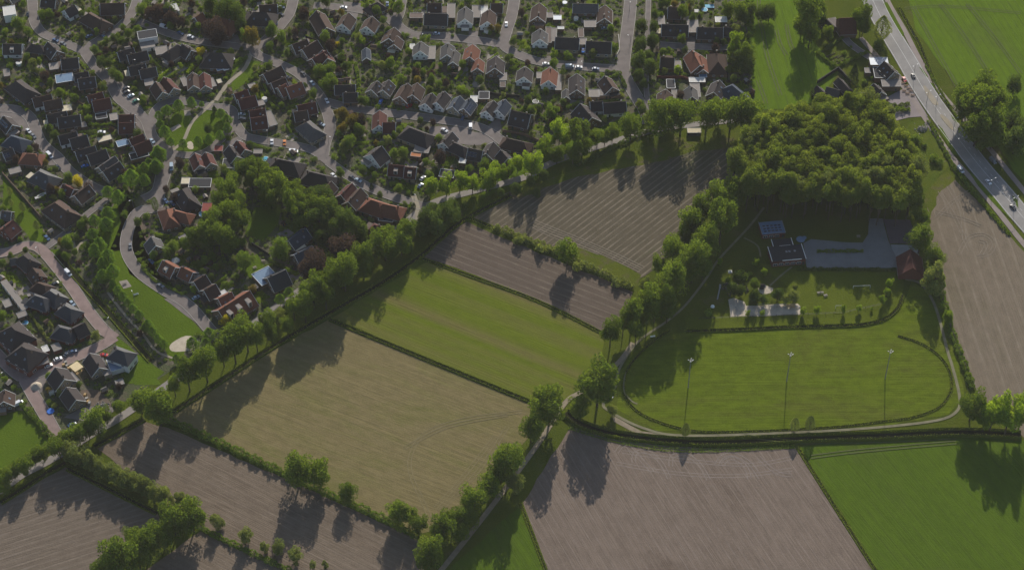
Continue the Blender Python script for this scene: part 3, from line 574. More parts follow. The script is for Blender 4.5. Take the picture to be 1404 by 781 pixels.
def house(t, x1, y1, x2, y2, w_=9, roof='d', wall='b', kind='gable', eave=3.0, ex='', pitch=42, label=None):
    w_ *= 1.07
    a = tp(t, x1, y1); b = tp(t, x2, y2); rise = w_/2*math.tan(R(pitch)); zr = eave+rise
    pa, pb = G(*a, zr), G(*b, zr)
    L = (pb-pa).length; d = (pb-pa).normalized(); mid = (pa+pb)/2; ang = math.atan2(d.y, d.x)
    if kind == 'hip': L += w_*.75
    else: L *= 1.06
    L = max(L, 5.5) if 'small' not in ex else max(L, 3)
    e = link('house' if 'shed' not in ex else 'shed', None, None, (mid.x, mid.y, 0), ang)
    hw, hl = w_/2-.35, L/2-.25
    wm = MB()
    wm.box(-hl, hl, -hw, hw, -.1, eave)
    if kind == 'gable':
        z1 = eave+hw*math.tan(R(pitch))
        for s in (-1, 1): wm.hexa([(s*hl-.12, -hw, eave),(s*hl+.12, -hw, eave),(s*hl+.12, hw, eave),(s*hl-.12, hw, eave)], [(s*hl-.12, -.01, z1),(s*hl+.12, -.01, z1),(s*hl+.12, .01, z1),(s*hl-.12, .01, z1)])
    part(wm, 'wall', WALL[wall], e)
    rm = MB(); H2 = w_/2; t_ = .22; dz = eave-.35*math.tan(R(pitch))+.05
    zt = dz+H2*math.tan(R(pitch)); LL = L/2+.15
    if kind == 'gable':
        for s in (-1, 1):
            q = [(-LL, s*H2, dz),(LL, s*H2, dz),(LL, 0, zt),(-LL, 0, zt)]
            if s > 0: q = q[::-1]
            rm.hexa(q, [(p[0], p[1], p[2]+t_) for p in q])
    else:
        r_ = max(.3, L/2-H2*.9)
        B = [(-LL,-H2,dz),(LL,-H2,dz),(LL,H2,dz),(-LL,H2,dz)]; B2 = [(p[0],p[1],p[2]+t_) for p in B]
        rm.face(B[::-1]); 
        for i in range(4): rm.face([B[i], B[(i+1)%4], B2[(i+1)%4], B2[i]])
        q1 = (-r_, 0, zt+t_); q2 = (r_, 0, zt+t_)
        rm.face([B2[0], B2[1], q2, q1]); rm.face([B2[1], B2[2], q2]); rm.face([B2[2], B2[3], q1, q2]); rm.face([B2[3], B2[0], q1])
    ro = part(rm, 'roof', ROOF[roof], e)
    rp = MB()
    if kind == 'gable': rp.box(-LL, LL, -.16, .16, zt+t_-.08, zt+t_+.1); part(rp, 'ridge_tiles', ROOF[roof], ro)
    if kind == 'gable' and 'plainverge' not in ex:
        for sx in (-1, 1):
            fm = MB()
            for s in (-1, 1):
                x = sx*(LL+.06); q = [(x-.07, s*H2, dz-.1),(x+.07, s*H2, dz-.1),(x+.07, 0, zt-.1),(x-.07, 0, zt-.1)]
                if s > 0: q = q[::-1]
                fm.hexa(q, [(p[0], p[1], p[2]+t_+.2) for p in q])
            part(fm, 'verge_board', WHITE if wall in 'wbc' and 'dk' not in ex else DARKM, ro)
    for s in (-1, 1): gm = MB(); gm.box(-LL, LL, s*(H2+.06)-.07, s*(H2+.06)+.07, dz-.02, dz+.16); part(gm, 'gutter', GREYP, ro)
    if 'small' not in ex:
        link('chimney', CHIM, ro, (random.choice((-1, 1))*L*.3, random.uniform(-.6, .6), zt+.1))
        # windows and door
        for sx in (-1, 1):
            rz = -math.pi/2*sx
            for yy in ((-hw*.45, hw*.45) if w_ > 7 else (0,)):
                link('window', WINS[2 if eave > 4 else 0], e, (sx*(hl+.02 if kind == 'hip' else hl+.12), yy, 1.5), rz)
            if kind == 'gable':
                for yy in ((-1.1, 1.1) if w_ > 8 else (0,)): link('window', WINS[1], e, (sx*(hl+.12), yy, eave+1.1), rz)
        for sy in (-1, 1):
            rz = 0 if sy > 0 else math.pi; k = max(1, int(L/4.5))
            for i in range(k):
                x = -hl+(i+.5)*2*hl/k
                if sy < 0 and i == 0: link('door', DOOR, e, (x, -hw-.02, 0), rz)
                else: link('window', WINS[0], e, (x, sy*(hw+.02), 1.55), rz)
                if eave > 4: link('window', WINS[0], e, (x, sy*(hw+.02), 4.2), rz)
    slope = R(pitch)
    def on_roof(o, x, s, fr):     # fr 0 ridge .. 1 eave
        o.location = (x, s*H2*fr, zt+t_-H2*fr*math.tan(slope)+.02); o.rotation_euler = (-s*slope, 0, 0)
    cs = -1 if math.cos(ang) > 0 else 1      # side facing the camera
    if 'sky' in ex or (kind == 'gable' and 'small' not in ex and random.random() < .45):
        for x in ((-L*.18, L*.2) if 'sky' in ex else (random.uniform(-.3,.3)*L,)): on_roof(link('skylight', SKYM, ro), x, cs if 'sky' in ex else random.choice((-1, 1)), .5)
    if 'solar' in ex:
        for i in range(max(2, int(L/2.2))):
            for j in (.35, .6): on_roof(link('solar_panel', PANEL, ro), -L*.38+i*1.8, cs, j)
    if 'dorm' in ex:
        k = 3 if 'dorm3' in ex else 1
        for i in range(k):
            x = (i-(k-1)/2)*L/3.4; s = cs; dmb = MB(); y0 = s*H2*.25; y1 = s*H2*.8; zb = zt-H2*.8*math.tan(slope); zz = zt-H2*.25*math.tan(slope)+.1
            ya, yb = min(y0, y1), max(y0, y1); dmb.box(x-1.0, x+1.0, ya, yb, zb, zz, 0); dmb.box(x-1.15, x+1.15, ya-.1, yb+.1, zz, zz+.18, 1)
            yo = y1+s*.03; dmb.box(x-.8, x+.8, min(y1, yo), max(y1, yo), zb+.35, zz-.15, 2)
            part(dmb, 'dormer', [WHITE, FLAT['l'], GLASS], ro)
    if 'small' not in ex and random.random() < .5:
        gl, gw = random.uniform(4, 6), random.uniform(2.6, 3.4); sx = random.choice((-1, 1)); gx = sx*(hl+gw/2+.1); gy = random.uniform(-1, 1)*(hw-gl/2 if hw > gl/2 else 0)
        wx, wy = mid.x+math.cos(ang)*gx-math.sin(ang)*gy, mid.y+math.sin(ang)*gx+math.cos(ang)*gy
        if not busy(wx, wy, 1.5):
            g_ = MB(); g_.box(gx-gw/2, gx+gw/2, gy-gl/2, gy+gl/2, -.1, 2.5); go = part(g_, 'garage', WALL[wall], e)
            g_ = MB(); g_.box(gx-gw/2-.1, gx+gw/2+.1, gy-gl/2-.1, gy+gl/2+.1, 2.5, 2.68); part(g_, 'garage_roof', FLAT[random.choice('llkbbc')], go); occ_line([(wx, wy), (wx+.1, wy)], 4)
    c, s_ = math.cos(ang), math.sin(ang)
    cor = [(mid.x+c*u*(L/2+.5)-s_*v*(w_/2+.5), mid.y+s_*u*(L/2+.5)+c*v*(w_/2+.5)) for u, v in ((-1,-1),(1,-1),(1,1),(-1,1))]
    occ_poly(cor)
    u, v = pix((mid.x, mid.y, zr))
    shape = 'hipped' if kind == 'hip' else 'gabled'; wl = {'w':'white ','c':'buff ','b':'','r':'','k':'','y':''}[wall]
    if 'small' in ex: later(e, RN[roof]+' small gabled outbuilding', 'outbuilding', 'sheds and outbuildings in the gardens', u, v)
    else:
        extra = ' with solar panels' if 'solar' in ex else ' with three dormers' if 'dorm3' in ex else ''
        later(e, f'{RN[roof]} {wl}{shape} house{extra}', 'house', 'houses of the town', u, v); HOUSES.append((mid.x, mid.y, ang, L, w_))
    if label: e['fixed'] = label
    return e
def ring(m, a, b, t_, z0, z1):
    o_ = [(-a,-b),(a,-b),(a,b),(-a,b)]; i_ = [(-a+t_,-b+t_),(a-t_,-b+t_),(a-t_,b-t_),(-a+t_,b-t_)]
    k = len(m.v); m.v += [(x, y, z0) for x, y in o_]+[(x, y, z1) for x, y in o_]+[(x, y, z1) for x, y in i_]+[(x, y, z0) for x, y in i_]
    for i in range(4):
        j = (i+1) % 4; m.f += [(k+i,k+j,k+4+j,k+4+i),(k+4+i,k+4+j,k+8+j,k+8+i),(k+8+i,k+8+j,k+12+j,k+12+i)]; m.m += [0]*3
def flat(t, x0, y0, x1, y1, roof='l', wall='b', h=2.8, what='garage', ang=None, cat='shed'):
    """flat-roofed box: screen box corners of the roof; ang = tile segment giving the direction of its long side"""
    c = tp(t, (x0+x1)/2, (y0+y1)/2); s = scale_at(*c); z = T[t][2]
    p = G(*c, h); L = abs(x1-x0)/z/s; D = abs(y1-y0)/z/s/.70; an = 0
    if ang: an = angle(t, *ang); k = .86; L, D = L*k, D*k
    e = link('flat_roofed_'+what.replace(' ', '_'), None, None, (p.x, p.y, 0), an)
    m = MB(); m.box(-L/2, L/2, -D/2, D/2, -.1, h); part(m, 'wall', WALL[wall], e)
    m = MB(); m.box(-L/2-.15, L/2+.15, -D/2-.15, D/2+.15, h, h+.12); ro = part(m, 'roof', FLAT[roof], e)
    m = MB()
    ring(m, L/2+.16, D/2+.16, .16, h+.12, h+.28)
    part(m, 'roof_trim', WHITE if roof in 'wuk' else GREYP, ro)
    if L > 4: link('door', DOOR, e, (L*.25, -D/2-.02, 0), math.pi)
    occ_line([(p.x-L/2*math.cos(an), p.y-L/2*math.sin(an)), (p.x+L/2*math.cos(an), p.y+L/2*math.sin(an))], D+1)
    u, v = pix((p.x, p.y, h)); later(e, RN[{'u':'u','r':'r','b':'b'}.get(roof, roof)]+' flat '+what, what.split()[-1], 'sheds, garages and annexes', u, v); return e

DATA = '''
A 385 60 440 30 8 d w gable
A 520 75 600 120 10 b b hip
A 600 22 735 18 10 b b gable
A 20 262 125 262 9 d w gable 3 dorm
A 180 262 245 270 7 d b hip
A 285 250 335 300 9 d b gable 3 sky
A 365 352 460 342 9 d b gable
A 90 478 160 530 11 d b hip
A 440 440 520 425 7 d b gable
A 465 470 560 455 9 d b gable 3 sky
A 195 585 300 560 8 b w gable
A 260 605 360 585 8 b b gable
A 280 682 390 660 8 d w gable
A 345 700 470 682 9 d b gable 3 sky
A 520 572 605 547 8 r b gable
A 550 602 650 582 9 r b gable
A 700 310 790 285 8 d c gable
A 760 327 870 302 8 d c gable
A 765 397 860 377 8 d b gable
A 830 417 922 397 8 d b gable
A 925 487 965 545 8 b c gable
A 975 460 1030 520 8 r c gable
A 707 683 795 681 8 r b gable
A 707 730 795 728 9 r b gable
A 20 690 70 740 9 d b gable 3 solar
A 930 40 1000 50 10 d b hip
A 250 -20 330 -10 9 d b gable
A 40 -30 90 -60 9 g b gable
B 205 103 250 76 7 o b gable
B 330 95 400 118 13 o b hip
B 545 70 640 75 12 d c hip 3 sky
B 590 32 690 26 9 b b gable
B 930 65 985 160 10 b b gable
B 50 300 105 262 9 d c hip
B 130 262 180 298 9 d b gable
B 285 312 375 315 13 d b hip 3 sky
B 190 432 196 505 7 b c gable
B 257 432 266 505 7 r c gable
B 440 557 515 532 8 r b gable
B 465 592 560 567 9 r b gable
B 530 657 620 645 8 r b gable
B 537 702 628 690 10 r b gable 3 sky
B 785 265 868 233 9 b c gable
B 845 292 930 240 9 b c gable
B 905 347 985 300 10 r b gable
B 615 440 715 392 9 b b gable
B 660 492 740 462 9 b b gable
B 700 520 745 497 9 o c gable
B 750 520 838 488 10 o c gable 3 sky
B 815 627 920 607 9 r b gable
B 795 667 870 655 8 b b gable
B 865 722 915 765 10 g c hip
C 128 140 165 78 9 b w gable
C 272 155 303 98 9 b w gable
C 405 225 435 165 11 b b gable
C 435 262 452 215 8 b b gable
C 268 285 270 340 5 u b gable 2.3 small
C 10 300 38 345 9 r b gable
C 595 248 590 300 9 g w gable
C 755 257 750 322 8 g c gable
C 797 300 785 365 6 g b gable
C 902 265 885 335 9 o b gable
C 938 347 930 402 7 o b gable
C 620 80 750 85 10 d c gable
C 860 42 855 110 9 g w gable
C 1000 57 990 125 9 b w gable
C 85 507 200 503 8 d b gable
C 135 552 215 550 8 d b gable
C 300 530 335 482 8 d c gable
C 370 532 403 477 8 d c gable 3 sky
C 470 570 515 497 9 b b gable
C 545 560 572 495 9 b b gable
C 622 612 660 555 8 d w gable
C 690 605 735 545 8 d w gable
C 785 630 825 572 8 u c gable
C 850 642 890 585 8 u b gable 3 solar
C 985 657 1027 600 8 d w gable
C 345 740 348 658 8 r w gable
C 370 728 440 728 9 r b gable
C 635 20 715 20 8 b w gable
C 300 30 340 10 9 d b hip
D 345 20 335 95 9 b b gable
D 350 172 348 230 9 g w gable
D 445 222 578 228 10 d c gable
D 628 245 770 252 10 d c gable
D 735 33 733 105 9 b b gable 3 sky
D 550 22 690 25 8 g b gable
D 87 335 80 402 10 d b gable
D 260 397 252 455 9 d w gable
D 410 400 400 475 9 o w gable
D 568 440 568 530 9 d b gable 3 sky
D 505 530 505 572 5 g b gable 2.4 small
D 735 452 778 515 9 b b gable
D 650 606 718 602 8 d w gable
D 728 612 855 604 9 d w gable
D 590 618 655 695 12 d b gable 3 sky
D 100 652 140 593 8 u w gable
D 180 655 290 680 12 d b gable 3 sky
D 60 20 125 22 8 b b gable
E 350 112 450 87 8 d w gable
E 415 132 512 107 9 d b gable
E 60 112 120 132 10 u b hip
E 15 208 72 187 8 d b gable 3 solar
E 150 217 215 222 9 o b hip
E 225 320 290 350 11 n b hip 3 sky
E 450 205 560 172 9 d c gable
E 520 227 625 192 9 d c gable
E 590 298 680 235 8 g c gable
E 615 325 708 268 9 d c gable 3 sky
E 770 132 850 102 8 r b gable
E 795 172 885 137 9 r b gable
E 375 400 435 430 7 r b gable
E 445 465 525 405 9 b c gable
E 320 505 395 560 12 b c hip 3 sky
E 15 665 75 615 10 r r gable
E 15 560 60 565 7 g b gable
F 205 218 232 285 7 r c gable
F 268 212 297 272 7 r c gable
F 455 142 500 192 8 r c gable
F 410 172 452 232 8 d c gable
F 690 250 800 272 11 d b hip
F 125 425 170 490 10 d b hip 3 sky
F 35 545 55 600 9 o b hip
F 85 558 155 575 8 o b hip
F 880 325 990 352 11 d b hip
F 965 440 1015 385 8 b b gable
G 520 62 620 100 11 d c hip
G 300 222 360 175 12 d w gable
G 405 283 495 292 9 r c gable 3 dorm
G 500 298 565 304 9 r c gable 3 dorm
G 120 462 185 397 8 r b gable
G 165 502 235 425 9 b b gable
G 290 490 350 510 11 o b hip
G 360 515 450 535 10 o b hip
G 318 640 330 645 7 r b hip
G 730 152 780 92 8 d w gable
G 790 152 850 180 8 d b hip
G 880 187 960 203 9 d b gable 3 solar
G 985 215 1025 152 8 d b gable
G 1070 200 1110 245 8 d b gable
H 150 300 260 325 9 b b hip
I 135 125 170 155 9 d r hip
I 60 150 95 145 5 g r gable 2.5 small
I 195 205 230 250 8 b r gable
I 220 290 270 310 8 b c hip
I 200 365 260 385 9 n r hip 3 sky
I 290 335 335 365 9 n r hip
I 380 425 425 450 9 n r hip
I 350 555 410 570 9 n r hip
I 440 560 500 530 9 d r gable
I 60 545 95 580 14 d r hip 4.5 sky
I 120 665 165 690 14 d r hip 4.5 sky
I 900 20 925 70 9 g b gable
J 15 160 85 200 9 o b gable 3 dorm
J 125 198 190 230 8 o b gable
J 200 285 265 245 8 b c gable
J 260 335 325 300 9 b b gable
J 350 452 525 342 13 o b gable 3 dorm3
J 345 385 420 348 10 o b gable 3 sky
J 640 262 740 215 12 n b gable 2.8
J 800 125 900 75 9 u b gable 3
F 765 735 860 665 9 u b gable 3 sky
I 690 685 745 705 9 n w hip 5.5
Q 470 -40 560 95 9 d c gable
Q 120 102 205 215 11 d c gable 3.5
Q 235 305 325 425 9 d c gable
L 25 235 20 300 9 b b gable
K 160 42 232 46 10 b b gable
K 125 145 273 150 10 d b gable 3 sky
K 335 162 480 167 10 d b gable 3 sky
K 490 160 545 165 8 d b gable
K 115 340 192 345 9 b b gable
K 300 300 345 385 10 o b gable
K 350 330 365 410 7 o b gable
K 450 312 455 372 11 b b hip
K 142 532 136 590 9 b b gable
K 290 512 300 572 8 g b gable
K 460 478 430 545 9 d b gable 3 sky
K 530 502 600 560 11 u b hip 3 sky
'''
for ln in DATA.strip().split('\n'):
    q = ln.split(); t = q[0]; nums = list(map(float, q[1:6])); roof, wall, kind = q[6:9]; ev = float(q[9]) if len(q) > 9 and q[9][0].isdigit() else 3.0
    house(t, *nums[:4], nums[4], roof, wall, kind, ev, ' '.join(q[9:]))
FL = '''
A 15 30 95 100 w w 5.5 annexe
A 290 370 350 420 l b 2.6 garage
A 325 435 440 495 u b 2.7 conservatory
A 365 620 430 665 c b 2.5 shed
A 812 175 940 235 k w 5 annexe
A 830 238 925 292 l w 2.8 garage
A 920 270 1000 330 l b 2.8 garage
A 650 670 702 720 l b 2.6 garage
A 855 455 915 515 l b 2.6 garage
A 20 405 60 460 l b 2.6 garage
A 565 670 640 710 k b 2.4 pergola
B 45 20 108 80 w w 3 annexe
B 325 372 378 425 u b 2.6 annexe
B 385 330 440 365 w b 3 annexe
B 365 370 400 425 w b 2.8 annexe
B 125 452 160 520 l b 2.6 garage
B 297 457 325 523 l b 2.6 garage
B 335 468 365 498 c b 2.3 shed
B 568 595 620 632 l b 2.7 annexe
B 628 650 680 760 l b 2.7 annexe
B 520 495 570 525 l b 2.3 shed
C 636 272 680 355 l b 2.6 garage
C 530 262 556 295 w b 2.6 garage
C 530 78 605 110 b b 2.6 garage
C 752 18 797 112 l b 2.8 garage
C 900 30 945 110 l b 2.7 garage
C 950 30 990 90 l b 2.7 garage
C 940 545 1000 590 k b 2.6 garage
C 890 570 930 610 w b 2.6 annexe
D 385 158 415 260 b b 2.7 garage
D 417 165 447 250 l b 2.7 garage
D 577 168 608 225 b b 2.7 garage
D 583 228 626 268 l b 2.7 garage
D 612 122 680 165 l b 2.6 garage
D 392 75 425 108 l b 2.5 shed
D 430 92 475 120 u b 2.3 shed
D 640 532 700 578 l b 2.7 annexe
D 700 535 760 570 l b 2.7 annexe
D 330 430 364 468 l b 2.6 garage
D 440 440 473 540 l b 2.7 garage
D 108 432 150 480 l b 2.6 garage
D 112 485 142 520 b b 2.4 shed
D 0 40 35 110 w b 2.8 garage
D 455 160 490 175 w b 2.2 shed
E 50 300 128 340 l b 2.7 garage
E 575 112 668 148 c b 2.5 annexe
E 765 205 890 250 k b 2.8 annexe
E 690 135 765 178 u b 2.5 pergola
E 130 160 175 185 l b 2.5 shed
E 480 30 515 65 l b 2.4 shed
F 372 250 440 305 k w 2.8 annexe
F 320 172 370 205 r b 2.5 shed
F 248 512 308 565 r b 2.5 shed
F 172 368 300 420 k b 2.8 annexe
F 125 362 172 400 c b 2.6 garage
F 555 195 605 220 l b 2.4 shed
G 550 168 652 218 l b 2.8 annexe
G 530 212 600 240 t b 2.5 pergola
G 822 238 868 280 w b 2.4 shed
G 700 312 800 365 k b 2.5 shed
G 415 90 447 115 c b 2.4 shed
G 340 580 440 625 k b 2.6 annexe
I 18 388 66 440 l b 2.6 garage
I 98 462 162 498 l b 2.5 shed
I 308 652 362 698 l r 2.5 shed
I 155 342 260 362 l b 2.6 garage
I 250 665 290 705 w r 2.8 annexe
L 90 10 145 60 l r 2.8 annexe
L 190 25 290 90 l r 2.9 annexe
L 590 45 625 100 l c 2.9 annexe
L 610 95 660 150 l c 2.9 garage
L 685 172 738 208 l b 2.4 shed
L 635 30 780 115 u w 2.9 annexe
Q 240 150 340 270 l c 3.2 annexe
J 555 205 690 300 u b 2.7 pergola
J 780 50 862 100 c b 2.9 annexe
J 340 340 400 380 w b 3 annexe
J 525 308 580 335 b b 2.5 shed
J 110 10 160 40 l b 2.4 shed
K 272 118 335 198 l b 2.8 garage
K 97 92 135 150 l b 2.8 garage
K 437 100 505 135 w b 2.6 shed
K 192 362 233 412 l b 2.7 garage
K 282 462 375 490 w b 2.8 annexe
K 290 495 345 580 l b 2.7 garage
K 180 535 208 590 l b 2.7 garage
K 148 472 196 528 k b 2.4 pergola
K 118 372 170 410 u b 2.6 annexe
K 342 425 385 462 u b 2.4 annexe
'''
AN = {'A':(350,700,470,680),'B':(465,590,560,565),'C':None,'D':None,'E':(415,130,510,105),'F':None,'G':(405,283,565,302),'I':(100,500,210,460),'L':(30,130,160,90),'Q':(205,215,320,150),'J':(600,280,760,200),'K':None}
for ln in FL.strip().split('\n'):
    q = ln.split(); x0, y0, x1, y1 = map(float, q[1:5])
    flat(q[0], x0, y0, x1, y1, q[5], q[6], float(q[7]), q[8], AN.get(q[0]))

# long garage row lower left
a, b = G(*tp('I',20,280), 2.5), G(*tp('I',150,450), 2.5); d = (b-a); L = d.length
e = link('garage_row', None, None, ((a.x+b.x)/2, (a.y+b.y)/2, 0), math.atan2(d.y, d.x)); m = MB(); m.box(-L/2, L/2, -1.6, 1.6, -.1, 2.5); part(m, 'wall', WALL['r'], e)
m = MB(); m.box(-L/2-.1, L/2+.1, -1.75, 1.75, 2.5, 2.62); ro = part(m, 'roof', FLAT['l'], e)
for i in range(7): link('garage_door', bpy.data.meshes.get('garage_door') or (lambda k: (k.box(-1.2, 1.2, -.05, .06, 0, 2.1), k.mesh('garage_door', WHITE))[1])(MB()), e, (-L/2+(i+.5)*L/7, -1.62, .05), math.pi)
tag(e, 'long narrow flat-roofed garage row behind the lower left houses', 'garages')
# unfinished timber house
p = G(*tp('Q',330,90), 3.2); e = link('house_under_construction', None, None, (p.x, p.y, 0), angle('Q',270,45,330,100))
m = MB()
for i in range(7):
    for s in (-1, 1): x = -2.4+i*.8; m.box(x-.06, x+.06, s*2.2-.06, s*2.2+.06, 0, 3.0); part(m, 'stud', WALL['y'], e); m = MB()
m = MB(); m.box(-2.7, 2.7, -2.5, 2.5, 3.0, 3.2); part(m, 'roof_deck', FLAT['y'], e)
m = MB(); m.box(-2.5, 2.5, -2.3, -2.2, 1.0, 1.15); m.box(-2.5, 2.5, 2.2, 2.3, 1.0, 1.15); m.box(-2.3, 2.3, -2.0, 2.0, 0, .2); part(m, 'floor_frame', WALL['y'], e)
tag(e, 'small timber-framed shell with pale plywood roof on the building site', 'shed')

# ---- club building, hut and barn in the park
def box_building(t, x0, y0, x1, y1, h, name, label, cat, roofm, wallm, ang, trim=WHITE, extra=None):
    c = tp(t, (x0+x1)/2, (y0+y1)/2); s = scale_at(*c); z = T[t][2]; p = G(*c, h)
    L = abs(x1-x0)/z/s; D = abs(y1-y0)/z/s/.71
    e = link(name, None, None, (p.x, p.y, 0), ang)
    m = MB(); m.box(-L/2, L/2, -D/2, D/2, -.1, h); part(m, 'wall', wallm, e)
    m = MB(); m.box(-L/2-.2, L/2+.2, -D/2-.2, D/2+.2, h, h+.15); ro = part(m, 'roof', roofm, e)
    m = MB()
    for sx in (-1, 1): m.box(sx*(L/2+.15)-.14, sx*(L/2+.15)+.14, -D/2-.25, D/2+.25, h+.15, h+.5)
    part(m, 'roof_trim', trim, ro)
    m = MB(); m.box(-L/2*.4, L/2*.75, -D/2-.3, -D/2-.05, h+.15, h+.45); part(m, 'fascia', trim, ro)
    for i in range(int(L/3.2)): link('window', WINS[2], e, (-L/2+1.8+i*3.2, -D/2-.02, 1.6), math.pi)
    link('door', DOOR, e, (L/2-1, -D/2-.02, 0), math.pi)
    occ_line([(p.x-L/2, p.y), (p.x+L/2, p.y)], D+2)
    tag(e, label, cat); return e, ro, L, D
CLW = WALL['r']
e, ro, L, D = box_building('U', 440, 262, 652, 352, 4.2, 'clubhouse', 'black flat-roofed clubhouse with white roof edges beside the car park', 'clubhouse', FLAT['k'], CLW, R(7))
for x in (0, 1.6, 4.5): link('skylight', SKYM, ro, (x, 1, 4.35))
box_building('U', 455, 220, 578, 262, 3.2, 'clubhouse_annexe', 'low walled annexe with white rim behind the black clubhouse', 'annexe', FLAT['k'], CLW, R(7))
e, ro, L, D = box_building('U', 380, 110, 525, 185, 3.6, 'pavilion', 'glassy grey flat-roofed pavilion above the clubhouse', 'pavilion', FLAT['u'], CLW, R(7), GREYP)
for i in range(5):
    for j in range(3): link('solar_panel', PANEL, ro, (-L/2+2+i*2.1, -D/2+2+j*2, 3.8))
p = G(*tp('U',632,222), 2); m = MB(); m.cyl((0,0), 2.4, 2.2, 2.2, 2.5, 14, 0); m.cyl((2.2,1.2), 1.2, 1.1, 2.2, 2.5, 10, 0); par = build(m, 'canopy', FLAT['u'], None, (p.x, p.y, 0)); m = MB(); m.cyl((0,0), .1, .1, 0, 2.25, 6); build(m, 'post', GREYP, par)
tag(par, 'pale blue round canopy at the corner of the clubhouse', 'canopy')
def gable_px(t, x1, y1, x2, y2, w_, roof, wall, label, cat, name, ev=3, ex='small plainverge', kind='gable'):
    e = house(t, x1, y1, x2, y2, w_, roof, wall, kind, ev, ex); e.name = name; e['label'] = label; e['category'] = cat; e['group'] = 'farm and park buildings'
    for L_ in GROUPS.values():
        for k in [k for k in L_ if k[2] == e]: L_.remove(k)
    return e
gable_px('V', 545, 285, 560, 395, 13, 'r', 'r', 'red-brown gabled barn on the concrete beside the car park', 'barn', 'park_barn')
p = G(*tp('V',470,170)); 
sheet('dark_paved_court', tl('V',[(370,95),(540,100),(585,250),(415,250)]), pave_mat('dark_paving', (.085,.07,.08)), .10, .2)
o = flat('Z', 800, 113, 845, 130, 'c', 'k', 2.3, 'shelter'); o['category'] = 'shelter'
# farm
gable_px('S', 400, 140, 520, 135, 14, 'r', 'b', 'red-roofed farm barn among the trees beside the main road', 'barn', 'farm_barn')
gable_px('S', 285, 135, 345, 195, 7, 'd', 'b', 'small dark shed left of the red farm barn', 'shed', 'farm_shed', 2.6)
gable_px('S', 740, 470, 815, 545, 9, 'd', 'c', 'dark gabled inn beside the main road', 'inn', 'roadside_inn', 4.2, 'sky')
gable_px('S', 660, 640, 715, 700, 8, 'd', 'b', 'dark gabled cottage below the inn terrace', 'house', 'inn_cottage', 3, '')
gable_px('S', 225, 655, 270, 700, 7, 'd', 'k', 'dark shed at the corner of the walled farm garden', 'shed', 'garden_shed', 2.6)
gable_px('S', 300, 665, 400, 690, 6, 'g', 'k', 'grey-roofed low wing of the walled farm garden', 'outbuilding', 'garden_wing', 2.6)
gable_px('S', 390, 595, 470, 680, 6, 'd', 'k', 'black-roofed wing on the right of the walled garden', 'outbuilding', 'garden_wing', 2.6)
for nm, x0, y0, x1, y1, rf, h, lb in [('glass_house',630,440,765,500,'u',4.5,'white-edged glass-roofed annexe at the back of the inn'),('terrace_roof',660,510,745,600,'k',3.5,'dark flat kitchen roof left of the inn'),('inn_annexe',720,610,860,665,'l',3.6,'flat-roofed front annexe of the inn by the forecourt'),('round_hut',590,520,630,560,'l',2.4,'small round-topped hut left of the inn'),('garden_shed',530,710,600,745,'l',2.4,'small flat shed beside the garden pool of the inn')]:
    o = flat('S', x0, y0, x1, y1, rf, 'b', h, 'annexe'); o.name = nm; o['label'] = lb
    for L_ in GROUPS.values():
        for k in [k for k in L_ if k[2] == o]: L_.remove(k)
# garden walls
def wall_line(t, pts, h, wd, mat, name, label, cat, group=None):
    w_ = [G(*tp(t, *p)) for p in pts]; m = MB()
    for a, b in zip(w_[:-1], w_[1:]):
        d = (b-a).normalized(); nn = Vector((-d.y, d.x, 0))*wd/2; a2 = a+d*.0; b2 = b+d*wd/2
        q = [a2-nn, b2-nn, b2+nn, a2+nn]; m.hexa([(p.x, p.y, -.1) for p in q], [(p.x, p.y, h) for p in q])
    o = build(m, name, mat); tag(o, label, cat, group); occ_line(w_, 2); return o
wall_line('S', [(225,640),(385,535),(480,640)], 2.4, .5, WALL['k'], 'garden_wall', 'dark wall round the small farm courtyard lawn', 'wall')
wall_line('E', [(15,340),(120,460),(245,605)], 1.8, .25, WALL['b'], 'garden_wall', 'long brick garden wall beside the grass strip at left', 'wall')
wall_line('H', [(125,265),(250,285),(350,330)], 2, .2, WALL['b'], 'garden_fence', 'brown fence beside the corner lawn by the lane', 'fence')
wall_line('C', [(935,545),(1041,570),(1180,580)], 2, .3, WALL['k'], 'garden_fence', 'dark fence behind the cul-de-sac gardens', 'fence')
wall_line('T', [(210,560),(400,562),(440,580)], 2, .3, WALL['r'], 'garden_fence', 'reddish fence below the brown-roofed house by the wide street', 'fence')
wall_line('X', [(575,20),(660,75)], 2, .3, WALL['k'], 'garden_fence', 'dark fence beside the orchard lawn', 'fence')
wall_line('D', [(815,210),(822,300),(790,360)], .9, .5, M_KERB, 'garden_wall', 'low pale wall at the corner of the wide street', 'wall')

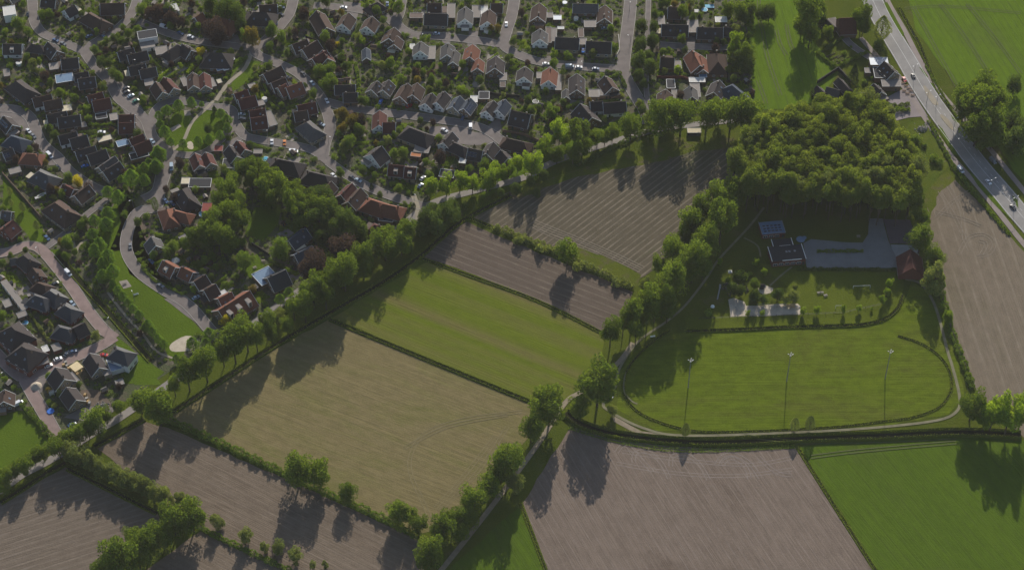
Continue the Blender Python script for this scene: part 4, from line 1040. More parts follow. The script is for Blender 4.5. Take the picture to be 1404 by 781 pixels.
# ------------------------------------------------------------------ hedges, ditches, long grass
def along(pts, step):
    out = []; acc = 0
    for a, b in zip(pts[:-1], pts[1:]):
        a = Vector((*a, 0)); b = Vector((*b, 0)); L = (b-a).length
        k = max(1, int(L/step))
        for i in range(k): out.append((a.lerp(b, i/k), (b-a).normalized()))
    return out
def foliage_strip(name, px, wd, h, mat, dens, sz, label, cat, group=None, kind=None, stems=False):
    w_ = [G(*p) for p in px]; pts = [(v.x, v.y) for v in w_]; S_ = along(pts, .5); n = int(len(S_)*.5*dens*(wd+2*h))
    idx = rng.integers(0, len(S_), n); P0 = np.array([s[0][:] for s in S_]); D0 = np.array([s[1][:] for s in S_])
    wob = 1+.22*np.sin(np.arange(len(S_))*.31+rng.uniform(0, 6))+.2*np.sin(np.arange(len(S_))*.83)
    th = rng.uniform(0, np.pi, n); rr = rng.uniform(.6, 1, n)
    N0 = np.stack([-D0[:, 1], D0[:, 0], D0[:, 2]], 1)
    sgn = np.sign(np.cos(th))*np.abs(np.cos(th))**.6
    C = P0[idx]+N0[idx]*(sgn*rr*wd/2*wob[idx])[:, None]+D0[idx]*rng.uniform(-.4, .4, n)[:, None]
    C[:, 2] = np.sin(th)**.6*rr*h*wob[idx]+.05
    C0 = np.array([pts[0][0], pts[0][1], 0]); me = quads_mesh(name, C-C0, sz, mat)
    if stems:
        o = link(name, None, None, tuple(C0)); link('foliage', me, o)
        m = MB()
        for p, d in along(pts, 3)[::1]: q = p-Vector(C0); m.cyl((q.x, q.y), .06, .03, 0, h*.7, 5)
        build(m, 'stems', BARK, o)['kind'] = 'stuff'
    else: o = link(name, me, None, tuple(C0))
    tag(o, label, cat, group, kind); occ_line(pts, wd+1); return o
HG = [('P',[(222,572),(260,590),(320,617),(385,648),(440,674),(500,700),(576,738)],4,2.6,'hedge','long thick hedge between the stubble field and the furrowed soil'),
 ('P',[(690,318),(720,330),(765,347),(800,365),(868,396)],4.5,3,'pale','scrubby pale hedge between the ploughed and lined fields'),
 ('P',[(272,722),(300,737),(350,761),(400,784)],3,1.8,'hedge','low hedge between the two bottom left brown fields'),
 ('L',[(130,330),(220,420),(310,520)],3,2.2,'hedge','hedge on the right side of the green paddock'),
 ('L',[(15,470),(40,690),(60,720)],0,0,'',''),
 ('S',[(225,410),(300,470),(365,520),(450,480),(620,400)],2,2,'hedge','clipped hedge round the vegetable garden of the farm'),
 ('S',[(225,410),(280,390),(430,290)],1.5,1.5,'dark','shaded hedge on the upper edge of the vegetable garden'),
 ('M',[(440,478),(545,476)],3,2.4,'dark','upper clipped hedge beside the inn forecourt'),('M',[(445,496),(545,494)],3,2.4,'hedge','lower clipped hedge beside the inn forecourt'),
 ('B',[(385,480),(440,380),(520,345)],2.5,2,'hedge','left hedge of the forked footpath lawn'),('B',[(510,505),(580,440),(660,372)],3,2.2,'hedge','right hedge of the forked footpath lawn'),
 ('C',[(290,375),(370,400),(430,430),(455,400),(480,300)],2,1.8,'hedge','bright hedge round the garden of the brown cross-gabled house'),('C',[(205,385),(225,480),(225,600)],2,2,'hedge','straight tall hedge right of the twin dark houses'),
 ('A',[(120,620),(165,665)],2,1.5,'hedge','short street hedge beside the twin brown houses'),('A',[(530,752),(690,748)],1.5,2,'hedge','straight hedge left of the twin dark red houses'),
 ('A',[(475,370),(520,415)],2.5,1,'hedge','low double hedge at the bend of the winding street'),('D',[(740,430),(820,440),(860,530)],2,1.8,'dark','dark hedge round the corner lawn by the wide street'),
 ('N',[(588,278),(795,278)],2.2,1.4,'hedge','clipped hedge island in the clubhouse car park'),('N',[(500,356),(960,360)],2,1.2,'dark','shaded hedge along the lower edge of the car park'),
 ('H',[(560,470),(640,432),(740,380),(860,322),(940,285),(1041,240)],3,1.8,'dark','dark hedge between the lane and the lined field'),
 ('H',[(335,160),(420,225)],1.5,1.8,'hedge','hedge between the corner lawn and back gardens'),('G',[(345,330),(440,200)],1.8,2,'hedge','hedge right of the white-fronted house'),
 ('G',[(460,600),(545,520)],2,1.6,'hedge','hedge right of the large brown hipped house'),('X',[(60,140),(110,190),(250,260)],1.6,1.2,'hedge','hedge in front of the orange-roofed cottage'),
 ('AC',[(110,250),(215,450),(300,560),(470,760)],2.5,1.4,'hedge','low scrub strip beside the lower cycle path'),('AC',[(95,5),(215,205),(240,240)],1.2,.8,'hedge','rough grass edge left of the bright crop'),
 ('I',[(140,445),(190,500),(260,600),(300,650)],1.5,1.8,'pale','row of clipped pale bushes between the new gardens'),
 ('AD',[(262,150),(300,300),(350,430),(385,530)],3.5,2.2,'hedge','scrub hedge left of the dry right-hand field'),
 ('E',[(430,680),(480,640),(530,720),(450,740)],2,1.4,'pale','low planting in the small footpath triangle'),
 ('K',[(100,330),(95,460)],1.2,1.5,'hedge','hedge left of the house with the blue awning'),('K',[(232,360),(240,460)],1.2,1.5,'hedge','hedge between the brown and orange roofed houses'),
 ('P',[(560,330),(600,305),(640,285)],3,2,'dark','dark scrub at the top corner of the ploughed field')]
for t, p, wd, h, lf, lb in HG:
    if wd: foliage_strip('hedge', tl(t, p), wd, h, LEAF[lf], 9, .34, lb, 'hedge', 'hedges', stems=True)
for pts in ROWS: foliage_strip('grass_row', smooth(pts, 4), 1.1, .5, LEAF['hedge'], 9, .25, None, None, None, 'stuff')
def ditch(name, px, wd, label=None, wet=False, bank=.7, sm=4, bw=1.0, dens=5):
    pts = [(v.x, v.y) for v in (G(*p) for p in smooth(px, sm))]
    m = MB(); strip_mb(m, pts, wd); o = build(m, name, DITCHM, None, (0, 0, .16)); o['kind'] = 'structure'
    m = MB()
    for side in (1, -1):
        L, Rr = offset(pts, wd+bw); mid_ = L if side > 0 else Rr
        L2, R2 = offset(pts, wd+2*bw); out_ = L2 if side > 0 else R2; L0, R0 = offset(pts, wd*.9); in_ = L0 if side > 0 else R0
        for i in range(len(pts)-1):
            h = bank*(1 if side > 0 else 1)
            a = [(in_[i][0], in_[i][1], .1), (in_[i+1][0], in_[i+1][1], .1), (mid_[i+1][0], mid_[i+1][1], h), (mid_[i][0], mid_[i][1], h)]
            b = [(mid_[i][0], mid_[i][1], h), (mid_[i+1][0], mid_[i+1][1], h), (out_[i+1][0], out_[i+1][1], .02), (out_[i][0], out_[i][1], .02)]
            if side > 0: m.face(a); m.face(b)
            else: m.face(a[::-1]); m.face(b[::-1])
    bo = build(m, 'grass_bank', M_LAND, o, (0, 0, -.16)); occ_line(pts, wd+3)
    if dens:
        for side in (1, -1):
            L, Rr = offset(pts, wd+bw*.7); ln = L if side > 0 else Rr
            S_ = along(ln, 1); n = int(len(S_)*dens); idx = rng.integers(0, len(S_), n); P0 = np.array([s[0][:] for s in S_])[idx]+rng.normal(0, .45, (n, 3)); P0[:, 2] = bank*.85+rng.uniform(-.2, .35, n)
            g = link('long_grass', quads_mesh('long_grass', P0, .22, LEAF['grass']), o, (0, 0, -.16)); g['kind'] = 'stuff'
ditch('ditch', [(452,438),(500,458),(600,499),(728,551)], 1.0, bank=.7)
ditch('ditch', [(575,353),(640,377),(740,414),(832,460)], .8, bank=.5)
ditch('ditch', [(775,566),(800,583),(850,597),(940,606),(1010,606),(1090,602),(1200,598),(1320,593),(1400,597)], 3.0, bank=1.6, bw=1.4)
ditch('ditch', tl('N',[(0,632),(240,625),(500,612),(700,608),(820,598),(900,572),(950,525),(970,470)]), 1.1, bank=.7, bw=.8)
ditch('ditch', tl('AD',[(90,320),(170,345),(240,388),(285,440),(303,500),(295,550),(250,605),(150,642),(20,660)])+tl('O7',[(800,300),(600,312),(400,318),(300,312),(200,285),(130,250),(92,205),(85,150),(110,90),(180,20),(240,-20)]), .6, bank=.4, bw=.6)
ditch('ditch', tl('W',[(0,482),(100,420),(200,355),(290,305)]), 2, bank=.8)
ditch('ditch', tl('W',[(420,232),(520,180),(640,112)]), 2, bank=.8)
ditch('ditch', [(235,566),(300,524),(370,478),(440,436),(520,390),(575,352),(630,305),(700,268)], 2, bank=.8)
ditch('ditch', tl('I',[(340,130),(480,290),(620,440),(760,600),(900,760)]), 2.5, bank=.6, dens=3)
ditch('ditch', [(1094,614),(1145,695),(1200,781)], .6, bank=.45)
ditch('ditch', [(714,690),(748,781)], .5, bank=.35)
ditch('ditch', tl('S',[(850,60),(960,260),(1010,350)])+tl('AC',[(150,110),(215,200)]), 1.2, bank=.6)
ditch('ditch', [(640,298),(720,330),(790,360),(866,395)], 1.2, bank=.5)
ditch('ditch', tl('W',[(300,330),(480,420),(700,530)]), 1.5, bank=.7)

# ------------------------------------------------------------------ trees
GR = 'trees beside the fields and lane'
def many(t, L, kind, where=None, group='garden and street trees', look=None):
    for q in L: tree_px(t, q[0], q[1], q[2], q[3] if len(q) > 3 else kind, group, where, look)
W1 = 'in the belt above the stubble field'
many('X', [(120,750,62),(260,610,55),(345,565,56),(480,465,60),(540,415,58),(640,380,46),(590,450,40),(820,290,50),(860,225,50),(920,240,45),(960,170,45),(1010,130,55),(700,350,28,'pale'),(770,310,35),(430,520,40),(200,680,32),(890,190,35),(740,400,30),(665,440,28)], 'oakt', W1, GR)
W2 = 'in the belt above the striped green field'
many('Y', [(235,450,60),(150,500,42),(300,390,35),(350,370,52),(440,320,58),(470,365,34),(540,260,45),(520,320,42),(460,265,28),(400,290,30),(340,440,40),(200,400,30),(490,300,30)], 'oak', W2, GR)
many('Y', [(640,210,42),(690,220,48),(740,180,48),(760,150,32),(610,250,34),(670,165,30),(560,350,20)], 'dark', 'at the top of the ploughed field', GR)
W3 = 'in the dark wood lot behind the centre'
many('F', [(570,285,52),(500,305,48),(540,365,45),(440,370,45),(400,430,58),(350,505,48),(455,500,50),(410,570,55),(480,605,50),(640,350,52),(620,420,52),(700,400,52),(740,450,48),(660,480,45),(800,430,48),(790,510,60),(870,520,50),(915,480,48),(840,580,58),(960,540,55),(300,610,58),(270,680,58),(370,710,55),(200,710,45),(430,650,40)], 'oak', W3, 'trees of the wood lot')
many('Y', [(60,170,48),(130,210,48),(190,170,46),(255,215,50),(320,260,46),(150,110,45),(95,100,40),(210,260,42),(270,290,38),(20,120,40),(330,310,30)], 'dark', W3, 'trees of the wood lot')
many('Y', [(245,350,58),(105,430,60)], 'copper', 'behind the belt above the green field')
W4 = 'in the bright row beside the lane'
many('G', [(645,420,46),(745,400,46),(825,375,46),(900,390,42),(985,375,48),(1030,325,38)], 'bright', W4, GR)
many('H', [(90,490,32),(160,480,36),(215,445,36),(300,450,58),(375,350,46),(410,310,28),(465,250,48),(500,290,38),(455,195,20)], 'bright', W4, GR)
many('H', [(580,260,60),(600,340,52),(545,390,40),(450,390,42),(690,290,42),(735,290,34),(780,265,36),(890,220,62),(1010,185,42),(50,560,38),(210,600,30,'dark'),(120,620,20,'dark'),(370,520,28,'dark'),(290,560,30,'dark'),(330,620,25,'dark')], 'oak', 'along the lane above the lined field', GR)
many('H', [(420,150,34,'garden'),(660,420,20,'dark')], 'garden')
W5 = 'in the dark row above the lined field'
many('Z', [(712,75,44),(780,70,44),(868,60,42),(950,55,44),(1005,60,42),(740,50,30),(910,50,28)], 'oak', W5, GR)
W6 = 'in the diagonal belt right of the fields'
many('AA', [(700,70,52),(770,30,48),(805,60,38),(580,180,50),(640,120,48),(730,160,66),(665,260,56),(500,310,52),(430,390,34),(595,350,62),(500,440,64),(560,415,40),(450,530,56),(380,560,56),(300,620,48),(200,690,46),(320,700,38),(370,480,30,'pale'),(760,100,40),(620,220,40),(545,260,35),(260,660,35),(640,400,35),(410,600,35),(470,600,35),(840,20,40),(345,640,35)], 'oakt', W6, GR)
W7 = 'on the track below the green field'
many('Z', [(392,530,34),(150,455,16,'pbush'),(230,490,22,'pbush'),(310,520,22,'pbush'),(430,580,22,'pbush'),(560,640,20,'pbush')], 'oak', 'on the scrub hedge between the two ploughed fields', GR)
many('AE', [(675,110,64),(610,200,34),(500,195,54),(435,275,38),(355,385,56),(285,475,38),(235,530,44),(210,590,38),(155,605,34),(120,640,42),(90,700,44),(380,470,30,'pale'),(320,440,30),(185,640,30),(60,740,35)], 'oak', W7, GR)
many('TR', [(200,185,84),(335,205,64),(505,320,48),(800,435,55),(870,460,44),(925,500,50)], 'oak', 'standing on the hedge below the stubble field', GR)
many('TR', [(90,650,40),(195,700,38),(10,640,28),(295,750,20),(370,745,20)], 'pale', 'between the two bottom brown fields', GR)
many('TS', [(235,370,22),(330,420,22)], 'pale', 'between the two bottom brown fields', GR)
W8 = 'beside the lane at lower left'
many('W', [(700,60,58),(620,30,42),(425,110,48),(530,50,27),(345,170,38),(255,230,42),(290,190,30),(190,255,30),(150,275,28),(105,310,38),(20,360,34),(390,160,30),(60,340,25),(15,410,28),(470,90,30)], 'oak', W8, GR)
many('W', [(300,250,38),(350,270,42),(400,290,38),(450,330,36),(500,350,34),(550,375,34),(600,395,34),(650,410,34),(730,450,38),(790,470,34),(840,490,34),(330,285,30),(425,310,30),(475,345,30),(525,365,30),(575,390,30),(625,410,30),(685,440,32)], 'pale', 'in the pale row between the left furrowed fields', GR)
many('W', [(770,560,58),(850,540,54),(650,640,66),(590,620,36),(520,730,74),(610,710,55),(720,620,50),(450,770,40)], 'oak', 'in the clump at the bottom left', GR)
# trees by the oval meadow and right field
many('AD', [(240,85,50,'pale'),(290,240,20,'young'),(390,590,48,'oak')], 'oak', 'beside the right-hand field', GR)
many('AD', [(475,615,48),(535,630,50),(590,610,46),(440,640,34)], 'ash', 'in the corner clump at lower right', GR)
many('AB', [(880,615,48),(875,540,34),(935,700,36),(862,480,34)], 'oak', 'beside the right-hand field', GR)
many('AC', [(290,130,58),(360,100,58),(340,180,66),(390,240,52),(330,270,58),(400,300,48),(420,160,40),(270,190,40),(360,320,40)], 'oak', 'in the large clump right of the main road', GR)
many('AC', [(495,80,34),(495,250,44),(500,330,48),(530,290,50)], 'dark', 'at the right edge above the main road', GR)
many('S', [(150,95,105),(175,250,72),(110,200,56),(320,235,40),(570,110,70),(580,200,48),(700,355,42,'dark'),(250,60,50),(250,150,40,'dark')], 'oak', 'around the farm beside the main road', 'farm trees')
tree_px('S', 725, 205, 62, 'pop', 'farm trees', 'beside the main road', 'tall pointed green tree')
many('S', [(508,560,44),(605,655,18),(625,705,18)], 'conifer', 'in the inn garden', 'farm trees')
many('S', [(430,405,22,'bush'),(480,360,14,'bush'),(580,620,22,'bush'),(540,660,20,'bush'),(650,600,18,'bush'),(185,700,18,'col'),(330,450,12,'bush'),(395,470,12,'bush'),(360,480,12,'bush')], 'bush', None, 'farm shrubs')
# playground
many('U', [(350,365,19,'young'),(405,425,19,'young'),(265,450,36,'bush'),(230,440,26,'bush'),(345,500,32,'oak'),(340,565,36,'dark'),(400,595,26,'dark'),(490,560,34,'dark'),(590,580,34,'pale'),(540,600,24,'pale'),(600,520,18,'pale'),(60,680,28,'bush'),(200,520,30,'dark'),(250,540,30,'dark'),(180,480,22,'bush'),(120,360,18,'young'),(300,440,20,'bush')], 'young', 'beside the playground', 'park trees')
many('U', [(735,660,21),(650,670,19),(300,685,15),(390,685,15)], 'young', 'in the row along the play lawn fence', 'park trees')
many('V', [(127,660,19),(222,652,18),(300,655,9)], 'young', 'in the row along the play lawn fence', 'park trees')
many('V', [(410,495,23),(400,550,22),(370,598,21)], 'young', 'on the right side of the play lawn', 'park trees')
many('V', [(785,705,26),(740,640,16)], 'young', 'beside the right-hand field', 'park trees')
many('O7', [(290,308,15,'pop'),(650,290,15,'pop'),(700,285,17,'pop'),(48,248,16)], 'pale', 'on the ditch below the oval meadow', 'park trees')
# limes
W9 = 'in the lime row by the curved street'
many('E', [(940,215,42),(925,290,40),(860,310,36),(780,360,46),(860,375,34),(885,265,20),(825,310,18),(720,370,22),(640,440,34),(700,470,40),(640,570,42),(560,610,34),(630,630,42),(550,690,36),(590,750,42)], 'lime', W9, 'lime trees')
W10 = 'in the lime avenue beside the picnic lawn'
many('I', [(565,100,40),(640,130,42),(610,170,38),(670,220,40),(610,250,36),(670,295,24),(700,330,27),(730,370,27),(760,405,27),(790,440,27),(825,475,30),(880,540,33),(905,580,28),(940,620,27),(975,650,28)], 'lime', W10, 'lime trees')
many('X', [(290,480,30),(370,440,28),(355,485,25),(215,555,22)], 'lime', 'around the sand patch', 'lime trees')
W11 = 'in the ring round the green'
many('R', [(458,165,50),(585,140,48),(685,155,27),(350,210,50),(270,270,42),(280,345,40),(325,425,54),(385,520,40),(500,535,42),(650,520,48),(755,500,50),(865,460,44),(935,390,44),(930,310,48),(870,245,44),(805,205,24)], 'lime', W11, 'lime trees')
many('R', [(745,390,46,'dark'),(265,650,72,'lime'),(240,745,58,'lime'),(165,710,30,'lime'),(465,740,46,'copper'),(400,350,22,'bush')], 'lime')
# gardens
many('E', [(55,440,15,'pop'),(65,510,14,'pop'),(130,530,19,'pop'),(215,640,19,'pop'),(405,360,28),(465,382,30,'yellow'),(370,460,22),(740,335,20,'copper'),(300,425,25,'copper'),(215,180,20,'copper'),(530,420,24,'copper'),(920,515,20,'col'),(985,430,18,'copper'),(480,640,26),(85,350,15,'bush'),(290,70,18,'conifer'),(880,590,22,'bush'),(1000,620,25,'bush'),(960,620,22,'bush'),(1040,480,25,'copper'),(400,745,30),(270,235,20,'bush'),(515,340,10,'conifer')], 'garden')
many('B', [(330,185,62,'copper'),(285,170,40,'copper'),(75,110,32,'copper'),(125,130,26,'copper'),(15,85,22,'copper'),(855,80,33,'copper'),(800,190,19,'copper'),(1010,270,30,'copper'),(380,50,58,'dark'),(300,25,40,'dark'),(440,70,50,'dark'),(470,140,35,'dark'),(545,215,42,'olive'),(500,210,30),(660,175,35),(240,310,24,'yellow'),(235,360,22),(720,220,27),(980,220,28),(940,420,30),(985,500,34),(1015,410,28),(910,555,24),(650,275,22),(225,420,22,'bush'),(180,400,18,'bush'),(760,560,22,'bush'),(790,600,20,'bush'),(650,380,12,'bush'),(690,235,15,'bush'),(820,90,20,'bush'),(320,645,14,'conifer')], 'garden')
many('A', [(110,140,34),(165,190,24),(840,50,28),(935,75,38,'copper'),(885,75,30,'copper'),(1010,110,32,'copper'),(560,295,24),(605,370,28,'dark'),(680,435,28,'dark'),(705,460,24),(730,165,17),(790,125,14),(620,255,15),(820,175,20),(580,190,17),(30,195,17),(250,90,24),(290,80,24),(350,545,22),(200,385,30,'pale'),(60,395,18),(265,455,28,'copper'),(300,485,18),(380,300,20),(700,215,14),(800,270,18,'pale'),(155,235,14,'bush'),(430,200,15,'bush'),(630,300,16,'copper'),(95,750,16,'bush'),(120,765,16,'bush'),(290,765,22),(165,490,18,'bush'),(235,480,16,'bush'),(870,155,16,'bush'),(500,215,12,'bush'),(1010,60,30,'dark'),(850,600,18)], 'garden')
many('C', [(460,40,32),(125,675,33,'olive'),(185,720,33,'olive'),(240,710,30,'copper'),(225,765,28),(65,480,33),(20,425,30),(145,390,24,'dark'),(100,265,15,'yellow'),(265,600,24),(565,425,24,'copper'),(60,265,27,'copper'),(410,370,28),(480,465,24),(660,470,24),(700,500,20),(515,210,14,'bush'),(560,235,14,'bush'),(350,270,24,'bush'),(110,420,20,'copper'),(60,400,20,'bush'),(780,175,12,'bush'),(785,210,12,'bush'),(690,265,14,'bush'),(745,490,20,'copper'),(820,530,22,'bush'),(860,540,18,'bush'),(605,445,14,'bush'),(165,380,16,'bush'),(250,460,14,'bush'),(330,60,28,'dark'),(280,40,22,'dark'),(600,215,12,'bush'),(700,85,10,'bush'),(1010,170,18,'olive'),(30,10,25,'dark')], 'garden')
many('G', [(230,80,27,'dark'),(165,150,34),(130,70,26,'olive'),(200,10,28,'copper'),(135,175,28,'pale'),(115,330,24),(400,140,24,'pale'),(435,215,24),(490,210,27),(320,350,20),(395,355,17,'bush'),(435,405,20,'bush'),(710,240,34,'copper'),(800,275,20,'conifer'),(690,325,14,'conifer'),(625,270,20),(520,450,17,'bush'),(555,525,10,'conifer'),(975,285,32),(450,370,14,'bush'),(370,385,14,'bush'),(590,325,14,'copper'),(260,215,20,'bush'),(245,300,18,'bush'),(80,240,20,'bush'),(630,70,12,'copper'),(300,410,12,'conifer'),(500,570,20,'bush'),(490,640,30)], 'garden')
many('D', [(98,165,20,'olive'),(435,375,24),(486,415,14,'col'),(420,665,38),(275,375,16,'copper'),(325,410,11,'copper'),(665,450,17),(185,410,20,'bush'),(520,620,12,'bush'),(200,360,15,'bush'),(205,385,14,'bush'),(170,520,12,'cbush'),(240,595,14,'cbush'),(275,600,14,'cbush'),(260,100,14,'bush'),(270,200,12,'bush'),(285,240,12,'bush'),(545,150,12,'bush'),(565,160,12,'bush'),(800,130,12,'cbush'),(790,300,12,'bush'),(620,345,10,'bush'),(800,350,12,'bush'),(370,620,14,'bush'),(935,615,20,'pale'),(960,650,24,'dark')], 'garden')
many('T', [(105,185,37),(190,180,34),(95,310,44),(180,290,40),(90,430,48),(160,470,48),(85,540,38),(150,400,38),(195,100,30),(120,590,28)], 'dark', 'in the tree strip beside the wide street')
many('T', [(400,80,38,'oak'),(345,225,27,'olive'),(395,270,28,'oak'),(780,220,38,'pale'),(770,310,58,'bright'),(850,380,58,'oak'),(860,460,48,'dark'),(800,430,48,'dark'),(720,60,44,'oak'),(800,60,54,'oak'),(830,110,38,'dark'),(885,70,40,'dark'),(960,90,44,'dark'),(1015,90,46,'dark'),(380,680,27,'copper'),(95,740,26,'bush'),(620,480,24,'bush'),(635,520,19,'bush'),(565,385,18,'bush'),(565,420,17,'bush'),(410,530,14,'bush'),(357,600,12,'bush'),(545,640,18,'bush'),(890,670,18,'copper'),(600,100,14,'bush'),(530,125,12,'bush'),(640,290,20,'dark'),(690,300,20,'dark'),(300,350,16,'bush'),(690,420,16,'olive'),(720,500,26,'dark'),(760,560,26,'dark')], 'garden')
many('J', [(500,155,48),(715,95,58),(310,130,22),(265,155,24),(230,180,18),(450,250,20,'bush'),(390,300,22,'bush'),(710,385,30,'lime'),(765,345,28,'lime'),(385,515,32,'yellow'),(525,488,13,'bush'),(555,475,13,'bush'),(618,412,19,'bush'),(550,330,22,'olive'),(305,385,20,'cbush'),(285,470,20,'bush'),(150,60,34),(200,40,30),(40,110,28),(80,80,30),(280,60,40,'dark'),(420,50,38),(390,90,30),(110,320,14,'bush'),(150,350,12,'bush'),(270,410,14,'bush'),(915,50,14,'conifer'),(960,20,40,'dark')], 'garden')
many('I', [(440,20,30,'bush'),(400,30,26,'bush'),(50,210,12,'bush'),(205,470,14,'pbush'),(240,455,14,'pbush'),(830,160,14,'bush'),(250,190,10,'bush'),(1000,200,18,'bush'),(905,240,12,'bush'),(120,30,18,'bush')], 'garden')
many('Q', [(870,60,30),(0,780,20)], 'garden')
# the wood: rows of trees
WP = [(1006,240),(1035,205),(1075,188),(1140,174),(1185,174),(1206,192),(1228,225),(1250,258),(1250,300),(1232,312),(1180,308),(1100,302),(1020,292),(1000,268)]
WPa = np.array(WP, float); row = 0; y = 178
while y < 314:
    xs = []; x = 1000+(row % 2)*8
    while x < 1270:
        xx, yy = x+random.uniform(-4, 4), y+random.uniform(-3, 3)
        if inside(WP, np.array([[xx]]), np.array([[yy]]))[0, 0]: xs.append((xx, yy))
        x += random.uniform(11.5, 14.5)
    for i, (xx, yy) in enumerate(sorted(xs)):
        p = G(xx, yy); occ_line([(p.x, p.y), (p.x+.1, p.y)], 8)
        tree_at(p.x, p.y, random.uniform(4.3, 5.4), random.choices(('wood','tall','wolive'), (60,28,12))[0], None, 'trees of the large wood', None,
          f'bushy woodland tree, {ordw(i+1)} from the left in the {ordw(row+1)} row of the wood', hmul=random.uniform(1.0, 1.12))
    row += 1; y += 9.5
# scrub near the wood
many('AC', [(30,340,24,'bush'),(60,330,24,'bush'),(20,380,24,'bush'),(50,390,24,'bush'),(60,420,18,'bush'),(130,410,22,'bush'),(150,430,18,'bush'),(10,310,20,'bush'),(90,360,14,'bush'),(25,420,22,'bush')], 'bush', 'on the rough plot beside the wood', 'scrub bushes')
m = MB(); p = G(*tp('AC',80,285)); 
for i in range(60): a = random.uniform(0, 6.28); r = abs(random.gauss(0, 2.2)); s_ = random.uniform(.3, .8); m.cyl((r*math.cos(a)*1.4, r*math.sin(a)), s_, s_*.3, -.1, .35+1.6*math.exp(-r*r/5)*random.uniform(.7, 1.1), 6)
tag(build(m, 'rubble_heap', M_KERB, None, (p.x, p.y, 0)), 'pale rubble heap on the rough plot by the main road', 'rubble')

# ------------------------------------------------------------------ garden filling on free ground of the town
townw = [(v.x, v.y) for v in (G(*p) for p in TOWN[2:-1])]
townpoly = [(v.x, v.y) for v in (G(*p) for p in [(-10,-20),(1035,-20),(1032,135),(900,150),(800,178),(700,215),(600,262),(560,300),(420,380),(290,455),(180,530),(100,575),(5,560)])]
tin = inside(townpoly, XX, YY)
def rect_pts(x, y, an, L, D): c, s_ = math.cos(an), math.sin(an); return [(x+c*u*L/2-s_*v*D/2, y+s_*u*L/2+c*v*D/2) for u, v in ((-1,-1),(1,-1),(1,1),(-1,1))]
lm, pmb, smb = MB(), MB(), MB()
fill = occ.copy()
for hx, hy, an, L, D in HOUSES:
    for k in range(6):
        s_ = random.choice((-1, 1)); off = D/2+random.uniform(3.5, 9); lx = random.uniform(-.5, .5)*L; side = random.random() < .7
        x = hx+math.cos(an)*lx-math.sin(an)*s_*off if side else hx+math.cos(an)*s_*(L/2+5); y = hy+math.sin(an)*lx+math.cos(an)*s_*off if side else hy+math.sin(an)*s_*(L/2+5)
        a_, b_ = random.uniform(5, 11), random.uniform(4, 8)
        i, j = int((x-GX)/CS), int((y-GY)/CS)
        if 0 <= i < GW and 0 <= j < GH and tin[j, i] and not busy(x, y, 2.5):
            q = rect_pts(x, y, an, a_, b_); z = .045+.008*k
            (lm if k < 3 else pmb if k < 5 else smb).face([(p[0], p[1], z) for p in q])
build(lm, 'garden_lawns', M_GLAWN)['kind'] = 'structure'; build(pmb, 'garden_paving', M_PATIO)['kind'] = 'structure'; build(smb, 'flower_beds', M_SOIL)['kind'] = 'structure'
# hedges and fences on the plot boundaries
HM = []
for i in range(3):
    n = 700; C = np.stack([rng.uniform(-5, 5, n), rng.uniform(-.5, .5, n), rng.uniform(0, 1.7, n)], 1); f = rng.integers(0, 3, n)
    C[f == 0, 2] = 1.7; C[f == 1, 1] = .5; C[f == 2, 1] = -.5; C += rng.normal(0, .08, C.shape); HM.append(quads_mesh('garden_hedge', C, .26, LEAF[('hedge','bright','dark')[i]]))
FM = []
for mat in (WALL['k'], WALL['b']):
    m = MB()
    for i in range(24): x = -4.8+i*.4; m.box(x, x+.36, -.03, .03, .1, 1.8)
    for i in range(5): x = -4.8+i*2.4; m.box(x-.06, x+.06, -.07, .07, 0, 1.9)
    FM.append(m.mesh('garden_fence', mat))
cnt = 0; HP = [(h[0], h[1]) for h in HOUSES]
for i in range(len(HP)):
    for j in range(i+1, len(HP)):
        d = math.hypot(HP[i][0]-HP[j][0], HP[i][1]-HP[j][1])
        if 13 < d < 30:
            mx_, my_ = (HP[i][0]+HP[j][0])/2, (HP[i][1]+HP[j][1])/2; an = math.atan2(HP[j][1]-HP[i][1], HP[j][0]-HP[i][0])+math.pi/2
            for off in (0, 9.5, -9.5):
                x, y = mx_+math.cos(an)*off, my_+math.sin(an)*off
                ok = all(not busy(x+math.cos(an)*t_, y+math.sin(an)*t_, .6) for t_ in (-4.5, -2, 0, 2, 4.5))
                ii, jj = int((x-GX)/CS), int((y-GY)/CS)
                if ok and 0 <= ii < GW and 0 <= jj < GH and tin[jj, ii] and cnt < 295:
                    cnt += 1; fence = random.random() < .22; u, v = pix((x, y, 1))
                    o = link('garden_fence' if fence else 'garden_hedge', random.choice(FM if fence else HM), None, (x, y, 0), an, (random.uniform(.8, 1), random.uniform(.8, 1.5), random.uniform(.7, 1.1)))
                    later(o, 'board garden fence' if fence else 'clipped garden hedge', 'fence' if fence else 'hedge', 'garden boundaries', u, v)
                    occ_line([(x-math.cos(an)*4, y-math.sin(an)*4), (x+math.cos(an)*4, y+math.sin(an)*4)], 1.5)
sdm = MB(); sdm.box(-1.3, 1.3, -1, 1, 0, 2)
for s_ in (-1, 1): sdm.hexa([(s_*1.3-.05,-1,2),(s_*1.3+.05,-1,2),(s_*1.3+.05,1,2),(s_*1.3-.05,1,2)], [(s_*1.3-.05,-.02,2.6),(s_*1.3+.05,-.02,2.6),(s_*1.3+.05,.02,2.6),(s_*1.3-.05,.02,2.6)])
SDW = [sdm.mesh('wall', WALL[k]) for k in 'kyb']; sdr = MB()
for s_ in (-1, 1):
    q = [(-1.5,s_*1.25,1.85),(1.5,s_*1.25,1.85),(1.5,0,2.65),(-1.5,0,2.65)]; q = q if s_ < 0 else q[::-1]; sdr.hexa(q, [(a_, b_, c_+.08) for a_, b_, c_ in q])
